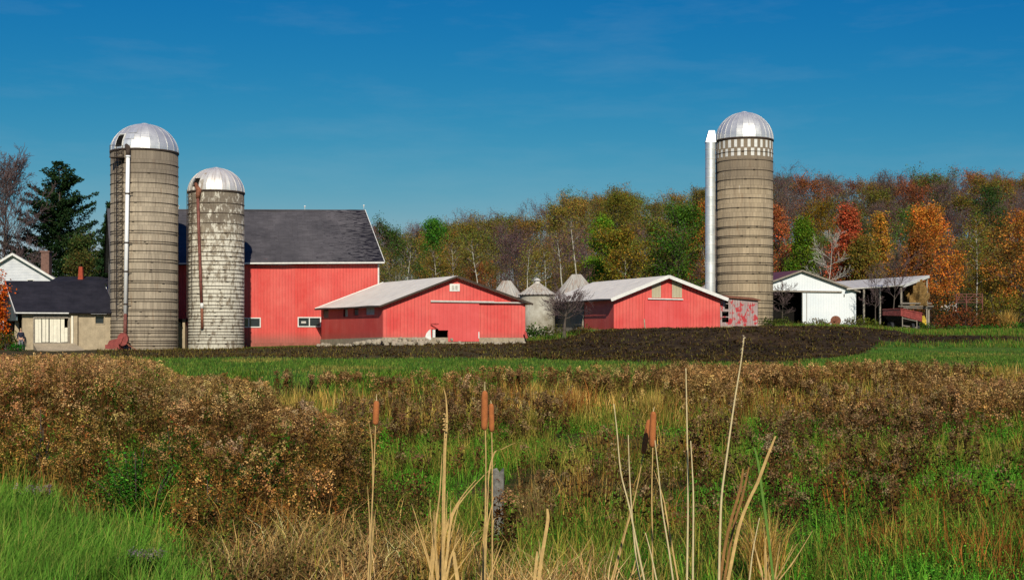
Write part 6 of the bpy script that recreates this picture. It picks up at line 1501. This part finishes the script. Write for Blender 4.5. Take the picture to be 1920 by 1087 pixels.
reed('thin pale reed left of the spiky straw tussock at the bottom', 8.3, [(1424,970),(1412,1030),(1405,1087)], 3.4)
M['greenblade'] = m_plain('green_blade', C(96,130,48), .2, 20, dist=.003)
def blade(label, d, pts, w, yaw=.2, mat='reed'):
    s = bend(pts, d); t = thing('dried_reed', s[-1], label, 'reed'); m = MB(); q = smooth(s, 4); n = len(q); strip(m, q, [w*.8*d/F*(.55+.45*min(1,i/n*4)) for i in range(n)], yaw); m.build('blade', M[mat], t)
blade('thick tan cattail blade slanting up to the right in the foreground', 8.2, [(1454,817),(1440,852),(1420,905),(1404,938),(1385,990),(1365,1087)], 8)
blade('shorter brown blade left of the thick slanting one', 8.35, [(1393,878),(1388,915),(1372,970),(1360,1020),(1350,1087)], 7, mat='reedbrown')
blade('thinner brown blade crossing between the two slanting ones', 8.5, [(1404,875),(1392,930),(1376,985),(1358,1087)], 6, mat='reedbrown')
blade('short straight tan blade right of the pair of cattails at the bottom', 8.0, [(1026,953),(1027,975),(1018,1030),(1010,1087)], 8)
blade('stub of tan blade beside it at the very bottom, left of the short straight one', 7.9, [(1007,1033),(1005,1060),(1002,1087)], 7)
blade('broad tan blade stub at the bottom right of the broken cattail', 7.8, [(851,1034),(854,1060),(858,1087)], 9)
blade('curved thin tan blade arching right of the pair of cattails', 8.6, [(985,830),(966,830),(940,842),(926,850),(915,900),(908,1000),(905,1087)], 4)
blade('green blade rising left of the thick tan slanting one', 8.6, [(1414,838),(1422,870),(1430,930),(1440,1000),(1450,1087)], 6, mat='greenblade')
def fencepost():
    d = 14; c = P(934,0,d); z0 = Hf(c.x,d); zt = zpx(878,d); t = thing('fence_post', (c.x,d,z0), 'short weathered grey wooden post right of the pair of cattail stems', 'fence post')
    m = MB(); n = 14; r = 13*d/F; rows = []; rr_ = random.Random(2)
    for z in (z0-.2, z0+.2, zt-.12, zt-.02): rows.append([(c.x+math.cos(2*math.pi*i/n)*r*.85*(1+.08*math.sin(i*4.1)), d+math.sin(2*math.pi*i/n)*r, z+(rr_.uniform(-.03,.03) if z > zt-.05 else 0)) for i in range(n)])
    vs = [p for r_ in rows for p in r_]; m.add(vs, [(j*n+i, j*n+(i+1)%n, (j+1)*n+(i+1)%n, (j+1)*n+i) for j in range(3) for i in range(n)]+[tuple(3*n+i for i in range(n))]); m.build('post', M['post'], t)
    m = MB(); k = Vector((c.x,d-r-.003,zt-.1)); m.tube([k+Vector((-.02,0,0)), k, k+Vector((.015,-.01,-.02))], .003, 5); m.build('staple', M['rust'], t)
fencepost()

# ---- person in the doorway of the low shed
def person():
    d = 106.4; X0 = PX(39,d); z = Hf(X0,d); ht = 1.75; t = thing('person', (X0,d,z), 'person in a dark jacket and grey trousers standing at the corner of the low shed', 'person')
    def skin(name, pts, edges, rad, mat, sub=2, parent=t):
        me = bpy.data.meshes.new(name); me.from_pydata([(p[0],p[1],p[2]) for p in pts], edges, []); o = obj(name, me, parent); me.materials.append(mat)
        s = o.modifiers.new('skin','SKIN'); s.use_smooth_shade = True
        for v, r in zip(me.skin_vertices[0].data, rad): v.radius = (r,r) if not isinstance(r,tuple) else r
        me.skin_vertices[0].data[0].use_root = True
        o.modifiers.new('sub','SUBSURF').levels = sub; o.modifiers['sub'].render_levels = sub; return o
    # body with neck, head, arms, five fingers and thumb, legs
    p = [(0,0,.95),(0,0,1.15),(0,.01,1.38),(0,.0,1.5),(0,-.01,1.56),(0,-.02,1.66),(0,-.02,1.73)]; e = [(i,i+1) for i in range(6)]; r = [(.15,.11),(.14,.1),(.17,.11),(.06,.06),(.055,.055),(.078,.09),(.05,.06)]
    for s in (-1,1):
        b = len(p); p += [(s*.18,.0,1.40),(s*.24,.02,1.14),(s*.22,-.06,.90),(s*.21,-.09,.83)]; r += [.06,.045,.032,(.036,.018)]; e += [(2,b),(b,b+1),(b+1,b+2),(b+2,b+3)]
        for k, (dx,l) in enumerate(((-.026,.075),(-.009,.085),(.009,.08),(.026,.065))): p += [(s*(.21+dx),-.10,.79),(s*(.205+dx),-.10,.79-l*.8)]; r += [.0095,.008]; q = len(p)-2; e += [(b+3,q),(q,q+1)]
        p += [(s*.185,-.12,.83),(s*.18,-.135,.79)]; r += [.011,.009]; q = len(p)-2; e += [(b+2,q),(q,q+1)]
        b = len(p); p += [(s*.09,0,.88),(s*.10,-.02,.50),(s*.10,.02,.09),(s*.11,-.13,.03)]; r += [.09,.06,.042,(.04,.03)]; e += [(0,b),(b,b+1),(b+1,b+2),(b+2,b+3)]
    p.append((0,-.115,1.655)); r.append(.014); e.append((5,len(p)-1))
    skin('body', p, e, r, M['skin'])
    jp = [(0,0,.98),(0,0,1.15),(0,.01,1.38),(0,0,1.47)]; je = [(0,1),(1,2),(2,3)]; jr = [(.18,.14),(.165,.13),(.2,.135),(.075,.075)]
    for s in (-1,1): b = len(jp); jp += [(s*.19,0,1.40),(s*.245,.02,1.14),(s*.225,-.055,.93)]; jr += [.08,.065,.05]; je += [(2,b),(b,b+1),(b+1,b+2)]
    skin('jacket', jp, je, jr, M['navy'])
    tp = [(0,0,.97)]; te = []; tr = [(.165,.13)]
    for s in (-1,1): b = len(tp); tp += [(s*.092,0,.85),(s*.10,-.02,.50),(s*.10,.02,.1)]; tr += [.105,.078,.062]; te += [(0,b),(b,b+1),(b+1,b+2)]
    skin('trousers', tp, te, tr, M['greycloth'])
    skin('hair', [(0,.0,1.70),(0,.03,1.745),(0,.06,1.66)], [(0,1),(1,2)], [(.08,.09),(.06,.07),(.05,.06)], M['hairlight'])
    for s in (-1,1): skin('shoe', [(s*.1,.04,.05),(s*.105,-.06,.04),(s*.11,-.16,.035)], [(0,1),(1,2)], [.055,(.05,.04),(.04,.03)], M['dark'])
    m = MB()
    for s in (-1,1): c = Vector((X0+s*.03, d-.105, z+1.685)); m.lathe(c, [(0,-.01),(.011,0),(0,.01)], 8)
    m.build('eyes', M['dark'], t); t.rotation_euler = (0,0,R(25))
person()

# ------------------------------------------------------------------ sky, sun, camera
def world():
    w = bpy.data.worlds.new('World'); scene.world = w; w.use_nodes = True; nt = w.node_tree; nt.nodes.clear(); g = G(nt)
    sky = g.n('TexSky', sky_type='NISHITA'); sky.sun_disc = False; sky.sun_elevation = R(33); sky.sun_rotation = R(SUNAZ)
    sky.air_density = 1.0; sky.dust_density = .4; sky.ozone_density = 2.0
    sp = g.n('SeparateColor', {0: sky.outputs[0]}); ch = [g.math('MULTIPLY', g.math('POWER', g.math('MULTIPLY', sp.outputs[i], .1), p), s*10) for i,(p,s) in enumerate(((3.8,1.23),(1.30,.515),(.44,.517)))]
    cb = g.n('CombineColor', {0: g.math('MINIMUM', ch[0], g.math('MULTIPLY', ch[1], .82)), 1: ch[1], 2: ch[2]})
    tc = g.n('TexCoord').outputs['Generated']; cz = g.noise(g.scl(tc, 3, 3, 16), 2.2, 6, .62); hz = g.math('MULTIPLY', g.ramp(cz, .50, .85), .10)
    mx = g.n('Mix', data_type='RGBA'); nt.links.new(hz, mx.inputs[0]); nt.links.new(cb.outputs[0], mx.inputs[6]); mx.inputs[7].default_value = (4.2,5.2,5.8,1)
    bg = g.n('Background', {1: .10}); nt.links.new(mx.outputs[2], bg.inputs[0]); o = g.n('OutputWorld'); nt.links.new(bg.outputs[0], o.inputs[0])
SUNAZ = 174
world()
sl = bpy.data.lights.new('sun', 'SUN'); sl.energy = 4.9; sl.angle = R(.55); sl.color = (1,.925,.79)
so = bpy.data.objects.new('sun', sl); col.objects.link(so)
az = R(SUNAZ); el_ = R(33); sd = Vector((math.sin(az)*math.cos(el_), math.cos(az)*math.cos(el_), math.sin(el_)))
so.rotation_euler = sd.to_track_quat('Z','Y').to_euler(); so.location = (0,-20,40)
cam = bpy.data.cameras.new('camera'); co = bpy.data.objects.new('camera', cam); col.objects.link(co)
cam.sensor_width = 36; cam.lens = F/1920*36; cam.shift_y = (HY-543.5)/1920; cam.clip_end = 8000; cam.clip_start = .1
co.location = (0,0,EYE); co.rotation_euler = (R(90),0,0); scene.camera = co
scene.view_settings.view_transform = 'Standard'; scene.view_settings.look = 'None'; scene.view_settings.exposure = 0
scene.cycles.max_bounces = 5; scene.cycles.transparent_max_bounces = 4
